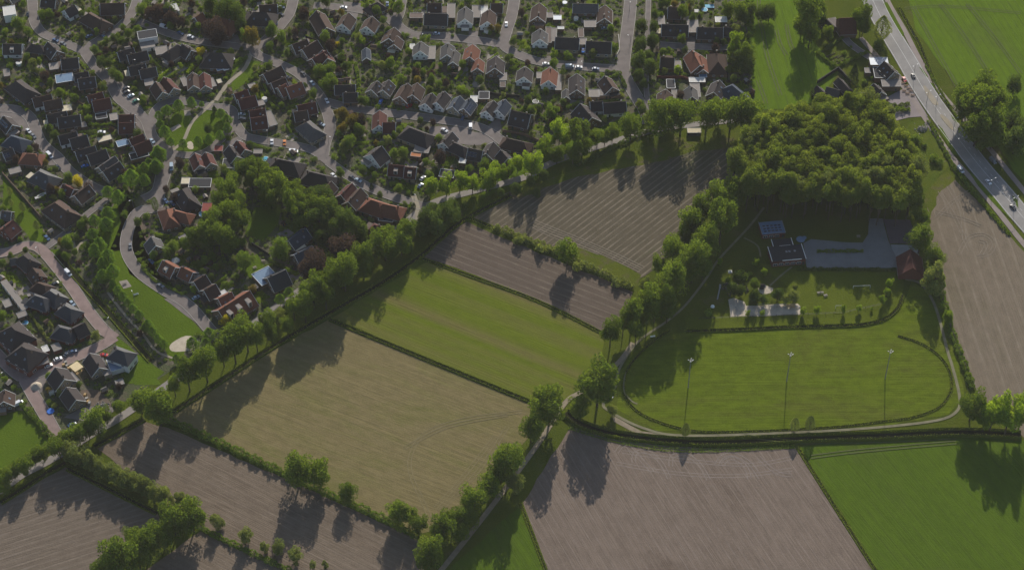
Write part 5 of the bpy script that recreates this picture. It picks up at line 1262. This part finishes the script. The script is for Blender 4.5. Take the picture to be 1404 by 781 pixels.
SDR = [sdr.mesh('roof', m_) for m_ in (ROOF['g'], FLAT['l'], FLAT['b'], ROOF['b'])]; nsh = 0
for hx, hy, an, L, D in HOUSES*4:
    if nsh >= 190: break
    s_ = random.choice((-1, 1)); off = D/2+random.uniform(5, 12); lx = random.uniform(-.7, .7)*L; x, y = hx+math.cos(an)*lx-math.sin(an)*s_*off, hy+math.sin(an)*lx+math.cos(an)*s_*off
    i, j = int((x-GX)/CS), int((y-GY)/CS)
    if 0 <= i < GW and 0 <= j < GH and tin[j, i] and not busy(x, y, 1.5):
        nsh += 1; k = random.uniform(.8, 1.3); e = link('garden_shed', None, None, (x, y, 0), an+random.choice((0, math.pi/2))); link('wall', random.choice(SDW), e, None, 0, (k, k, 1)); link('roof', random.choice(SDR), e, None, 0, (k, k, 1)); link('door', DOOR, e, (0, -k-.02, 0), math.pi, (.8, 1, .85))
        later(e, 'small garden shed', 'shed', 'garden sheds', *pix((x, y, 2))); occ_line([(x, y), (x+.1, y)], 4)
# shrubs and small trees
js, is_ = np.nonzero((occ == 0) & tin); order = rng.permutation(len(js)); n_b = n_t = 0; BB = []
for k in order:
    x, y = GX+(is_[k]+random.random())*CS, GY+(js[k]+random.random())*CS
    if busy(x, y, .4): continue
    u, v = pix((x, y, 0))
    if not (-5 < u < 1045 and -5 < v < 600): continue
    if n_t < 290 and random.random() < .3:
        r = random.uniform(1.2, 2.3); kd = random.choices(('garden','dark','copper','pale','bright','conifer','olive'), (34,24,9,12,6,5,5))[0]; tree_at(x, y, r*(.6 if kd == 'conifer' else 1), kd, None, 'garden trees'); n_t += 1; occ_line([(x, y), (x+.1, y)], 5)
    elif n_b < 3200:
        BB.append((random.uniform(.8, 1.8), x, y, random.choices(('bush','pbush','cbush'), (60,25,12))[0])); n_b += 1; occ_line([(x, y), (x+.1, y)], 2.5)

BB.sort(reverse=True); have = sum(1 for o in bpy.data.objects if o.name.split('.')[0] == 'shrub'); n_i = max(0, 292-have)
for r, x, y, kd in BB[:n_i]: tree_at(x, y, r, kd, None, 'garden bushes')
CC = []
for r, x, y, kd in BB[n_i:]:
    k = 90; C = shell(k)*rng.uniform(.5, 1, k)[:, None]*r; C[:, 2] = np.abs(C[:, 2])*.9; C += (x, y, 0); CC.append(C)
o = link('low_shrubs', quads_mesh('low_shrubs', np.concatenate(CC), .26, LEAF['hedge'])); tag(o, 'low green shrubs scattered through the town gardens', 'shrubs', None, 'stuff')
# ------------------------------------------------------------------ cars
PAINT = dict(white=(.62,.63,.65), grey=(.16,.17,.18), dark=(.02,.022,.028), blue=(.05,.10,.20), lightblue=(.30,.38,.46), bright=(.02,.16,.55), red=(.40,.02,.02), green=(.02,.16,.10), orange=(.55,.18,.03))
CM = {}
def car_parts(col, van):
    key = (col, van)
    if key in CM: return CM[key]
    mt, n, b = new_mat('car_paint_'+col); b.inputs['Base Color'].default_value = rgb(PAINT[col]); b.inputs['Roughness'].default_value = .25; b.inputs['Specular IOR Level'].default_value = .6
    L, W_, H = (5.2, 1.95, 2.1) if van else (4.3, 1.75, 1.42); m = MB(); hl = L/2
    sec = [(-hl,.45,.75),(-hl+.1,.3,.95),(hl-.15,.3,.85),(hl,.4,.65)]
    prof = [(-hl,.35),(-hl+.02,.95),(hl-.9,.98),(hl-.1,.78),(hl,.55),(hl-.02,.3)]
    w2 = W_/2
    m.hexa([(x, -w2, z) for x, z in prof], [(x, w2, z) for x, z in prof])
    if van: cab = [(-hl+.05,.95),(-hl+.12,H),(hl-1.5,H),(hl-.75,.98)]
    else: cab = [(-hl+.35,.95),(-hl+.95,H),(hl-1.95,H),(hl-1.15,.97)]
    g = MB(); w3 = w2-.12; g.hexa([(x, -w3, z) for x, z in cab], [(x, w3, z) for x, z in cab])
    r = MB(); x0, x1 = cab[1][0], cab[2][0]; r.box(x0+.02, x1-.02, -w3+.02, w3-.02, H-.01, H+.05)
    if van: r.box(-hl+.1, hl-1.9, -w3-.03, w3+.03, .96, H+.02)
    wh = MB(); n_ = 10; q = lambda yy: [(.32*math.cos(2*math.pi*i/n_), yy, .32+.32*math.sin(2*math.pi*i/n_)) for i in range(n_)]; wh.hexa(q(-.1), q(.1))
    hd = MB(); hd.box(-.04, .04, -.18, .18, -.08, .08)
    CM[key] = (m.mesh('body', mt), g.mesh('cabin_glass', GLASS), r.mesh('roof_panel', mt), wh.mesh('wheel', DARKM), hd.mesh('headlight', WHITE), L, W_); return CM[key]
CN = dict(white='white', grey='grey', dark='dark', blue='dark blue', lightblue='pale blue', bright='bright blue', red='red', green='green', orange='orange')
def car(t, x, y, col, dx, dy, van=False):
    B_, Gl, Rf, Wh, Hd, L, W_ = car_parts(col, van); p = G(*tp(t, x, y), .7); an = angle(t, x, y, x+dx, y+dy)
    e = link('van' if van else 'car', None, None, (p.x, p.y, .12), an)
    for nm, d in (('body', B_), ('cabin_glass', Gl), ('roof_panel', Rf)): link(nm, d, e)
    for sx in (-1, 1):
        for sy in (-1, 1): link('wheel', Wh, e, (sx*L*.31, sy*(W_/2-.08), 0))
    for sy in (-1, 1): link('headlight', Hd, e, (L/2-.05, sy*.6, .66))
    later(e, 'parked '+CN[col]+(' van' if van else ' car'), 'van' if van else 'car', 'cars and vans parked in the town', *pix((p.x, p.y, 1)))
CARS = '''A 165 85 dark 0 1;A 330 240 blue 3 1;A 375 260 grey 2 1;A 655 150 dark 2 1;A 605 210 blue 2 1;A 975 160 white 3 1 v;A 750 525 dark 2 -1;A 752 548 dark 2 -1;A 778 570 lightblue 2 -1;A 808 600 green 2 -1;A 115 590 lightblue 2 -1;A 530 215 blue 2 -1
B 118 198 blue 3 1;B 180 218 white 3 1;B 718 45 lightblue 1 0;B 715 85 dark 3 1;B 688 135 blue 0 1;B 903 495 lightblue 1 1;B 850 440 dark 1 1;B 755 460 dark 2 1;B 990 600 white 1 2;B 485 680 white 3 0;B 485 705 grey 3 0;B 958 740 lightblue 3 1;B 915 690 dark 3 0
C 135 45 white 3 0;C 395 25 blue 0 1;C 687 200 lightblue 1 0;C 355 605 bright 1 -2;C 525 630 red 2 -1;C 845 700 blue 1 -2;C 890 750 white 0 -1 v;C 155 620 dark 0 1
D 148 145 white 0 1;D 385 380 white 1 0;D 525 395 lightblue 1 0 v;D 580 400 white 1 0;D 680 410 blue 1 0;D 735 170 lightblue 1 0;D 605 300 bright 0 1
E 170 85 white 1 1;E 200 115 grey 1 1;E 295 230 white 1 1 v;E 345 300 dark 1 1;E 505 293 bright 3 -1;E 345 385 white 2 -1;E 905 145 lightblue 1 1;E 1020 300 lightblue 0 1 v;E 280 720 blue 1 1;E 605 92 white 1 0;E 985 500 blue 1 1;E 1025 515 blue 1 1
F 663 150 white 0 1;F 738 155 orange 0 1;F 792 207 white 1 0 v;F 1030 350 white 1 1;G 222 378 lightblue 2 1;G 735 80 white 2 1;G 185 360 dark 2 1;G 605 365 white 1 -1;G 592 410 blue 1 -1
I 405 235 white 1 1 v;I 775 75 grey 0 1;I 900 165 blue 1 1;I 955 310 grey 2 1;I 328 298 dark 2 -1;I 435 700 blue 3 -1;I 400 713 grey 1 -1;I 345 745 white 3 -1;I 288 785 white 3 -1;I 430 415 lightblue 1 1;I 620 722 red 1 0;J 212 380 lightblue 2 -1;L 110 315 white 2 -1 v;Q 290 680 blue 2 -1;AC 250 465 white 1 1 v;AC 395 425 grey 1 1 v;M 560 340 dark 1 2;M 520 355 red 1 2;AC 375 520 white 1 1;AC 485 632 dark 1 1'''
for ln in CARS.replace('\n', ';').split(';'):
    q = ln.split(); car(q[0], float(q[1]), float(q[2]), q[3], float(q[4]), float(q[5]), len(q) > 6)

# ------------------------------------------------------------------ street furniture and park things
def lamp(t, x, y, h, look, where, arms=1, an=0):
    p = G(*tp(t, x, y)); e = link('street_lamp', None, None, (p.x, p.y, 0), an)
    m = MB(); m.cyl((0,0), .13, .07, 0, h, 8); build(m, 'pole', GREYP, e)
    for s in ((1,) if arms == 1 else (1, -1)):
        m = MB(); m.bar((0,0,h-.1), (s*1.3,0,h+.15), .05); build(m, 'arm', GREYP, e); m = MB(); m.box(s*1.6-.4, s*1.6+.4, -.15, .15, h+.08, h+.22); build(m, 'lamp_head', WHITE, e)
    later(e, look, 'lamp', 'street lamps', *pix((p.x, p.y, h)), where)
for t, x, y in [('AC',98,170),('AC',140,188),('AC',218,290),('M',560,345),('AC',240,375),('AC',385,560),('AC',485,640)]: lamp(t, x, y, 9, 'tall grey street lamp', 'along the main road', 2, R(35))
for t, x, y in [('I',645,560),('E',795,540),('I',800,400),('A',795,400),('F',1000,160),('G',555,500),('D',885,260),('D',880,70),('L',40,170),('C',600,260),('A',655,450),('F',640,140),('D',610,410),('I',235,120)]: lamp(t, x, y, 6, 'slim street lamp', None, 1, random.uniform(0, 6))
def floodlight(hx, hy, bx, by, lab):
    b = G(bx, by); h = 20.5; e = link('floodlight_mast', None, None, (b.x, b.y, 0))
    m = MB(); m.cyl((0,0), .26, .12, 0, h, 8); build(m, 'mast', GREYP, e)
    m = MB(); m.box(-1.3, 1.3, -.08, .08, h-.1, h+.1); m.box(-.08, .08, -1.0, 1.0, h-.1, h+.1); build(m, 'crossbar', GREYP, e)
    for x, y in ((-1.2,.1),(1.2,.1),(-.4,-1.0),(.4,1.0),(0,-1.0),(.8,-.3)):
        m = MB(); m.box(x-.24, x+.24, y-.2, y+.2, h+.05, h+.28); build(m, 'lamp_head', M_MARK, e)
    tag(e, lab, 'floodlight', 'floodlights on the oval meadow')
floodlight(0,0,943.5,531,'leftmost floodlight mast on the oval meadow'); floodlight(0,0,1078.5,523,'middle floodlight mast on the oval meadow'); floodlight(0,0,1213.5,519,'rightmost floodlight mast on the oval meadow')
def post_fence(t, pts, step, h, name, label):
    w_ = [G(*tp(t, *p)) for p in pts]; e = link(name, None, None, w_[0]); pm_ = bpy.data.meshes.get('post_'+name)
    m = MB(); m.cyl((0,0), .09, .08, 0, h, 6); me = m.mesh('post', DARKM)
    rm = MB()
    for a, b in zip(w_[:-1], w_[1:]):
        k = max(1, int((b-a).length/step))
        for i in range(k): q = a.lerp(b, i/k)-w_[0]; link('post', me, e, q)
        for z in (.3*h, .62*h, .95*h): rm.bar(a-w_[0]+Vector((0,0,z)), b-w_[0]+Vector((0,0,z)), .035, 0, 4)
    build(rm, 'rails', DARKM, e); tag(e, label, 'fence')
post_fence('N', [(60,578),(300,568),(510,560),(700,552),(870,515)], 4, 1.4, 'rail_fence', 'post and rail fence between the play lawn and the oval meadow')
# goals
def goal(t, x, y, rz, w_, lab):
    p = G(*tp(t, x, y)); e = link('football_goal', None, None, p, rz); m = MB(); r = .08
    m.bar((-w_/2,0,0), (-w_/2,0,2.2), r); m.bar((w_/2,0,0), (w_/2,0,2.2), r); m.bar((-w_/2,0,2.2), (w_/2,0,2.2), r); build(m, 'goal_frame', WHITE, e)
    m = MB(); m.bar((-w_/2,0,2.2), (-w_/2,1.3,0), .04); m.bar((w_/2,0,2.2), (w_/2,1.3,0), .04); m.bar((-w_/2,1.3,.05), (w_/2,1.3,.05), .04); build(m, 'net_frame', GREYP, e); tag(e, lab, 'goal')
goal('V', 235, 530, R(2), 9, 'large white goal in the tree shadow on the play lawn'); goal('V', 95, 655, R(180), 4, 'small goal beside the young trees on the play lawn')
# picnic tables and benches
def picnic(t, x, y, rz, lab, col=M_PATIO):
    p = G(*tp(t, x, y)); e = link('picnic_table', None, None, (p.x, p.y, .1), rz)
    for i in range(4): m = MB(); m.box(-1, 1, -.4+i*.2, -.22+i*.2, .72, .77); build(m, 'table_plank', col, e)
    for s in (-1, 1): m = MB(); m.box(-1, 1, s*.75-.15, s*.75+.15, .42, .47); build(m, 'seat', col, e)
    for s in (-1, 1): m = MB(); m.bar((s*.7,-.75,0), (s*.7,-.1,.72), .05); m.bar((s*.7,.75,0), (s*.7,.1,.72), .05); m.bar((s*.7,-.8,.4), (s*.7,.8,.4), .04); build(m, 'leg', col, e)
    tag(e, lab, 'picnic table')
picnic('I', 742, 300, R(30), 'pale picnic table on the paved square of the long lawn'); picnic('U', 765, 560, 0, 'left picnic table in the middle of the play lawn'); picnic('U', 790, 578, R(20), 'right picnic table in the middle of the play lawn')
picnic('U', 748, 562, R(10), 'picnic table at the shadow edge of the play lawn'); picnic('V', 215, 205, 0, 'shaded picnic table on the grass above the car park'); picnic('X', 588, 130, R(40), 'white garden table on the small orchard lawn'); picnic('X', 628, 98, R(10), 'upper white garden table on the small orchard lawn')
def bench(t, x, y, rz, lab):
    p = G(*tp(t, x, y)); e = link('park_bench', None, None, (p.x, p.y, .1), rz)
    m = MB(); m.box(-1.3,1.3,-.25,.25,.42,.48); build(m, 'seat', WHITE, e); m = MB(); m.box(-1.3,1.3,.25,.31,.5,.9); build(m, 'backrest', WHITE, e)
    for s in (-1, 1): m = MB(); m.box(s*1-.05, s*1+.05, -.22, .28, 0, .42); build(m, 'leg', GREYP, e)
    tag(e, lab, 'bench')
bench('I', 810, 366, R(25), 'pale bench on the long lawn right of the picnic table'); bench('AE', 728, 165, R(70), 'small white bench beside the track junction tree'); bench('O7', 180, 5, R(10), 'bench beside the path left of the oval meadow')
# playground
def swing(t, x, y, rz, lab):
    p = G(*tp(t, x, y)); e = link('swing_set', None, None, (p.x, p.y, .1), rz); m = MB(); m.bar((-3,0,2.6), (3,0,2.6), .09); build(m, 'crossbar', GREYP, e)
    for s in (-1, 1):
        for q in (-1, 1): m = MB(); m.bar((s*3,0,2.6), (s*3.1,q*1.2,0), .07); build(m, 'leg', GREYP, e)
    for xx in (-1.4, 1.4): m = MB(); m.bar((xx-.2,0,2.6), (xx-.2,0,.5), .02); m.bar((xx+.2,0,2.6), (xx+.2,0,.5), .02); m.box(xx-.25, xx+.25, -.12, .12, .46, .52); build(m, 'swing_seat', DARKM, e)
    tag(e, lab, 'swing')
swing('U', 395, 650, R(2), 'swing set at the left end of the sand court'); swing('U', 225, 640, R(80), 'swing frame on the left corner of the sand'); swing('U', 500, 650, R(3), 'swing frame in the middle of the sand court')
p = G(*tp('U',570,650)); e = link('climbing_frame', None, None, (p.x, p.y, .1)); 
for x in (-2, 0, 2):
    for y in (-1, 1): m = MB(); m.cyl((x,y), .09, .08, 0, 2.4, 6); build(m, 'post', WALL['y'], e)
m = MB(); m.box(-2.1,2.1,-1.1,1.1,1.2,1.3); build(m, 'platform', WALL['y'], e); m = MB(); m.hexa([(2.1,-.4,1.2),(5,-.4,.15),(5,.4,.15),(2.1,.4,1.2)], [(2.1,-.4,1.3),(5,-.4,.25),(5,.4,.25),(2.1,.4,1.3)]); build(m, 'slide', GREYP, e)
tag(e, 'wooden climbing frame with slide on the right of the sand court', 'climbing frame')
p = G(*tp('U',400,540)); sheet('sand_patch', tl('U',[(365,520),(400,505),(460,530),(455,555),(400,570),(365,550)]), M_SAND, .12, .2); e = link('play_hut', None, None, (p.x-1, p.y+1.5, .1))
m = MB(); m.box(-1.2,1.2,-1,1,0,1.6); build(m, 'wall', WALL['k'], e); m = MB(); m.hexa([(-1.5,-1.3,1.6),(1.5,-1.3,1.6),(1.5,1.3,1.6),(-1.5,1.3,1.6)], [(-1.5,-.05,2.6),(1.5,-.05,2.6),(1.5,.05,2.6),(-1.5,.05,2.6)]); build(m, 'roof', ROOF['d'], e); tag(e, 'dark little play hut on the round sand patch', 'play hut')
p = G(*tp('U',187,435), 1); e = link('play_tower', None, None, (p.x, p.y, 0)); m = MB(); m.box(-.9,.9,-.9,.9,1.4,2.4); build(m, 'cabin', WALL['y'], e); m = MB(); m.hexa([(-1.1,-1.1,2.4),(1.1,-1.1,2.4),(1.1,1.1,2.4),(-1.1,1.1,2.4)], [(-.1,-.1,3.4),(.1,-.1,3.4),(.1,.1,3.4),(-.1,.1,3.4)]); build(m, 'roof', FLAT['w'], e)
for x in (-.8,.8):
    for y in (-.8,.8): m = MB(); m.cyl((x,y), .08, .08, 0, 1.4, 6); build(m, 'leg', WALL['y'], e)
tag(e, 'pale-roofed play tower on the mound left of the playground', 'play tower')
a, b = G(*tp('U',125,530)), G(*tp('U',108,600)); m = MB(); d = b-a; m.hexa([(-.35,0,2.2),(.35,0,2.2),(d.x+.35,d.y,.1),(d.x-.35,d.y,.1)][::-1], [(-.35,0,2.35),(.35,0,2.35),(d.x+.35,d.y,.25),(d.x-.35,d.y,.25)][::-1]); m.box(-.5,.5,.0,1,0,2.3); tag(build(m, 'slide', GREYP, None, a), 'long pale slide in the shade left of the playground', 'slide')
p = G(*tp('U',78,645)); m = MB(); m.cyl((0,0), 1.1, .9, 0, .8, 10); m.cyl((0,0), .9, .3, .8, 1.3, 10); tag(build(m, 'stone_ball', WHITE, None, p), 'white domed play stone left of the sand court', 'play stone')
m = MB()
for i in range(60):
    a = random.uniform(0, 6.28); r = random.uniform(0, 5); x, y = r*math.cos(a)*1.5, r*math.sin(a); s_ = random.uniform(.4, .9); m.cyl((x, y), s_, s_*.4, -.1, 1.6*max(0, 1-r/5.5)+random.uniform(.3, .8), 6)
tag(build(m, 'rock_mound', plain('mossy_rock', (.085,.08,.06), .9, .4, .6), None, G(*tp('U',215,535))), 'dark rocky mound in front of the play tower', 'rock mound')
# pools, trampolines, sheets
def disc(t, x, y, r, name, mat, rim, lab, cat, h=.9, n=18):
    p = G(*tp(t, x, y)); e = link(name, None, None, (p.x, p.y, .05)); m = MB(); m.cyl((0,0), r, r, 0, h, n); build(m, 'rim', rim, e); m = MB(); m.cyl((0,0), r*.9, r*.9, h, h+.03, n); build(m, 'surface', mat, e); tag(e, lab, cat)
disc('F', 625, 257, 2.0, 'garden_pool', WATER, WHITE, 'round blue pool beside the walled wood lawn', 'pool'); disc('F', 254, 583, 2.4, 'garden_pool', WATER, WHITE, 'round blue pool with white rim left of the dark wood', 'pool')
disc('T', 552, 78, 1.9, 'garden_pool', WATER, WHITE, 'small round blue pool in the top right gardens', 'pool'); disc('X', 212, 98, 2.3, 'trampoline', FLAT['w'], GREYP, 'round white trampoline behind the orange-roofed cottage', 'trampoline')
disc('D', 323, 610, 1.9, 'trampoline', DARKM, WHITE, 'round trampoline with pale rim above the bright trees', 'trampoline'); disc('A', 115, 388, 1.7, 'parasol', FLAT['w'], WHITE, 'white round parasol in the upper left gardens', 'parasol', 2); disc('B', 620, 600, 1.5, 'parasol', FLAT['w'], WHITE, 'white round parasol right of the footpath lawn', 'parasol', 2)
disc('D', 563, 120, 1.4, 'parasol', FLAT['c'], WHITE, 'cream parasol between the top right streets', 'parasol', 2); disc('I', 152, 532, 1.6, 'garden_pool', WATER, WHITE, 'small blue paddling pool behind the lower left villas', 'pool', .4)
disc('D', 495, 22, 1.6, 'trampoline', FLAT['u'], WHITE, 'blue trampoline at the top edge between the streets', 'trampoline')
disc('Q', 70, 550, 2.0, 'tarpaulin', plain('blue_tarp', (.02,.12,.45), .6), plain('blue_tarp_edge', (.02,.10,.38), .6), 'bright blue tarpaulin heap on the building site', 'tarpaulin', .5, 7)
def slab(t, x0, y0, x1, y1, h, mat, name, lab, cat, an=0):
    c = tp(t, (x0+x1)/2, (y0+y1)/2); s = scale_at(*c); z = T[t][2]; p = G(*c, h); L = (x1-x0)/z/s; D = (y1-y0)/z/s/.7; m = MB(); m.box(-L/2, L/2, -D/2, D/2, h-.1, h); e = build(m, name, mat, None, (p.x, p.y, 0), an)
    m = MB()
    for sx in (-1, 1):
        for sy in (-1, 1): m.cyl((sx*(L/2-.1), sy*(D/2-.1)), .05, .05, 0, h-.1, 5)
    build(m, 'posts', GREYP, e); tag(e, lab, cat)
slab('T', 555, 32, 620, 58, .9, WATER, 'rectangular_pool', 'rectangular blue pool in the top right gardens', 'pool')
slab('T', 480, 66, 515, 90, 1, FLAT['w'], 'garden_table', 'white-covered table in the top right gardens', 'table')
for i, (x, y, nm) in enumerate([(225,478,'lower'),(240,468,'middle'),(256,458,'upper')]): slab('E', x-18, y-6, x+18, y+6, 2.3, FLAT['w'], 'shade_sail', nm+' white shade strip of the three by the garden wall', 'shade sail', R(28))
# building site clutter
def crate(t, x, y, s, col, lab, cat='crate'):
    p = G(*tp(t, x, y)); m = MB()
    for i in range(3): m.box(-s/2, s/2, -s*.35, s*.35, i*.34*s, i*.34*s+.28*s)
    m.box(-s*.45, -s*.35, -s*.36, s*.36, 0, s); m.box(s*.35, s*.45, -s*.36, s*.36, 0, s)
    tag(build(m, 'pallet_stack', col, None, (p.x, p.y, .1), random.uniform(0, 1.5)), lab, cat)
for i, (x, y) in enumerate([(425,390),(440,430),(455,460),(470,475)]): crate('Q', x, y, 1.6, M_KERB if i % 2 else WALL['y'], ordw(i+1)+' pallet stack from the top beside the building site plot', 'pallets')
for i, (x, y) in enumerate([(225,60),(205,85),(240,95),(260,120)]): crate('Q', x, y, 1.5, WALL['y'] if i % 2 else M_KERB, ordw(i+1)+' pallet stack beside the plywood-roofed shell', 'pallets')
crate('Q', 85, 375, 2.6, FLAT['w'], 'white container in the shade of the building site', 'container')
m = MB()
for i in range(70): a = random.uniform(0, 6.28); r = abs(random.gauss(0, 1)); s_ = random.uniform(.3, .7); m.cyl((r*2.5*math.cos(a), r*1.3*math.sin(a)), s_, s_*.3, -.1, .3+random.uniform(.2, .9), 5)
o = build(m, 'rubble_heap', M_KERB, None, G(*tp('Q',610,480))); tag(o, 'long pile of stone rubble by the building site track', 'rubble')
p = G(*tp('L',215,215)); m = MB(); m.cyl((0,0), 3.2, .5, 0, 2.2, 12); tag(build(m, 'sand_heap', M_SAND, None, p), 'sand heap beside the red street at the building site', 'heap')
# vegetable garden beds of the farm
for i, (x, y) in enumerate([(330,420),(360,440),(390,460),(350,470),(380,485),(410,430),(440,450)]):
    p = G(*tp('S', x, y)); m = MB(); m.box(-3.2, 3.2, -.5, .5, 0, .25); o = build(m, 'planting_bed', M_SOIL, None, (p.x, p.y, .08), R(35)); k = 90
    C = np.stack([rng.uniform(-3, 3, k), rng.uniform(-.5, .5, k), rng.uniform(.2, .6, k)], 1); link('vegetables', quads_mesh('vegetables', C, .22, LEAF['hedge']), o)
    later(o, 'leafy vegetable bed', 'vegetable bed', 'vegetable beds', *pix((p.x, p.y, .3)), 'inside the hedged farm garden')
# terrace tables and parasols of the inn
for i, (x, y) in enumerate([(885,640),(905,660),(925,680),(915,720),(940,700),(955,735),(890,700)]):
    p = G(*tp('S', x, y)); e = link('terrace_table', None, None, (p.x, p.y, .12)); m = MB(); m.box(-1.2,1.2,-.4,.4,.7,.76); build(m, 'tabletop', WALL['b'], e); m = MB(); m.box(-1.2,1.2,.6,.85,.4,.45); m.box(-1.2,1.2,-.85,-.6,.4,.45); build(m, 'seats', WALL['b'], e); m = MB(); m.cyl((0,0), .08, .08, 0, .7, 6); build(m, 'leg', GREYP, e)
    later(e, 'long grey terrace table', 'table', 'terrace tables', *pix((p.x, p.y, .7)), 'in front of the roadside inn')
m = MB(); m.box(-1350, 1350, -1250, 1500, -1, 752)
hm = bpy.data.materials.new('haze'); hm.use_nodes = True; n = hm.node_tree; n.nodes.clear(); out = n.nodes.new('ShaderNodeOutputMaterial'); pv = n.nodes.new('ShaderNodeVolumePrincipled')
pv.inputs['Color'].default_value = (.95, .93, .90, 1); pv.inputs['Density'].default_value = HAZE; pv.inputs['Anisotropy'].default_value = 0; n.links.new(pv.outputs[0], out.inputs['Volume'])
if HAZE: build(m, 'haze', hm)['kind'] = 'stuff'
flush_labels()
for o in list(bpy.data.objects):
    if 'fixed' in o: del o['fixed']
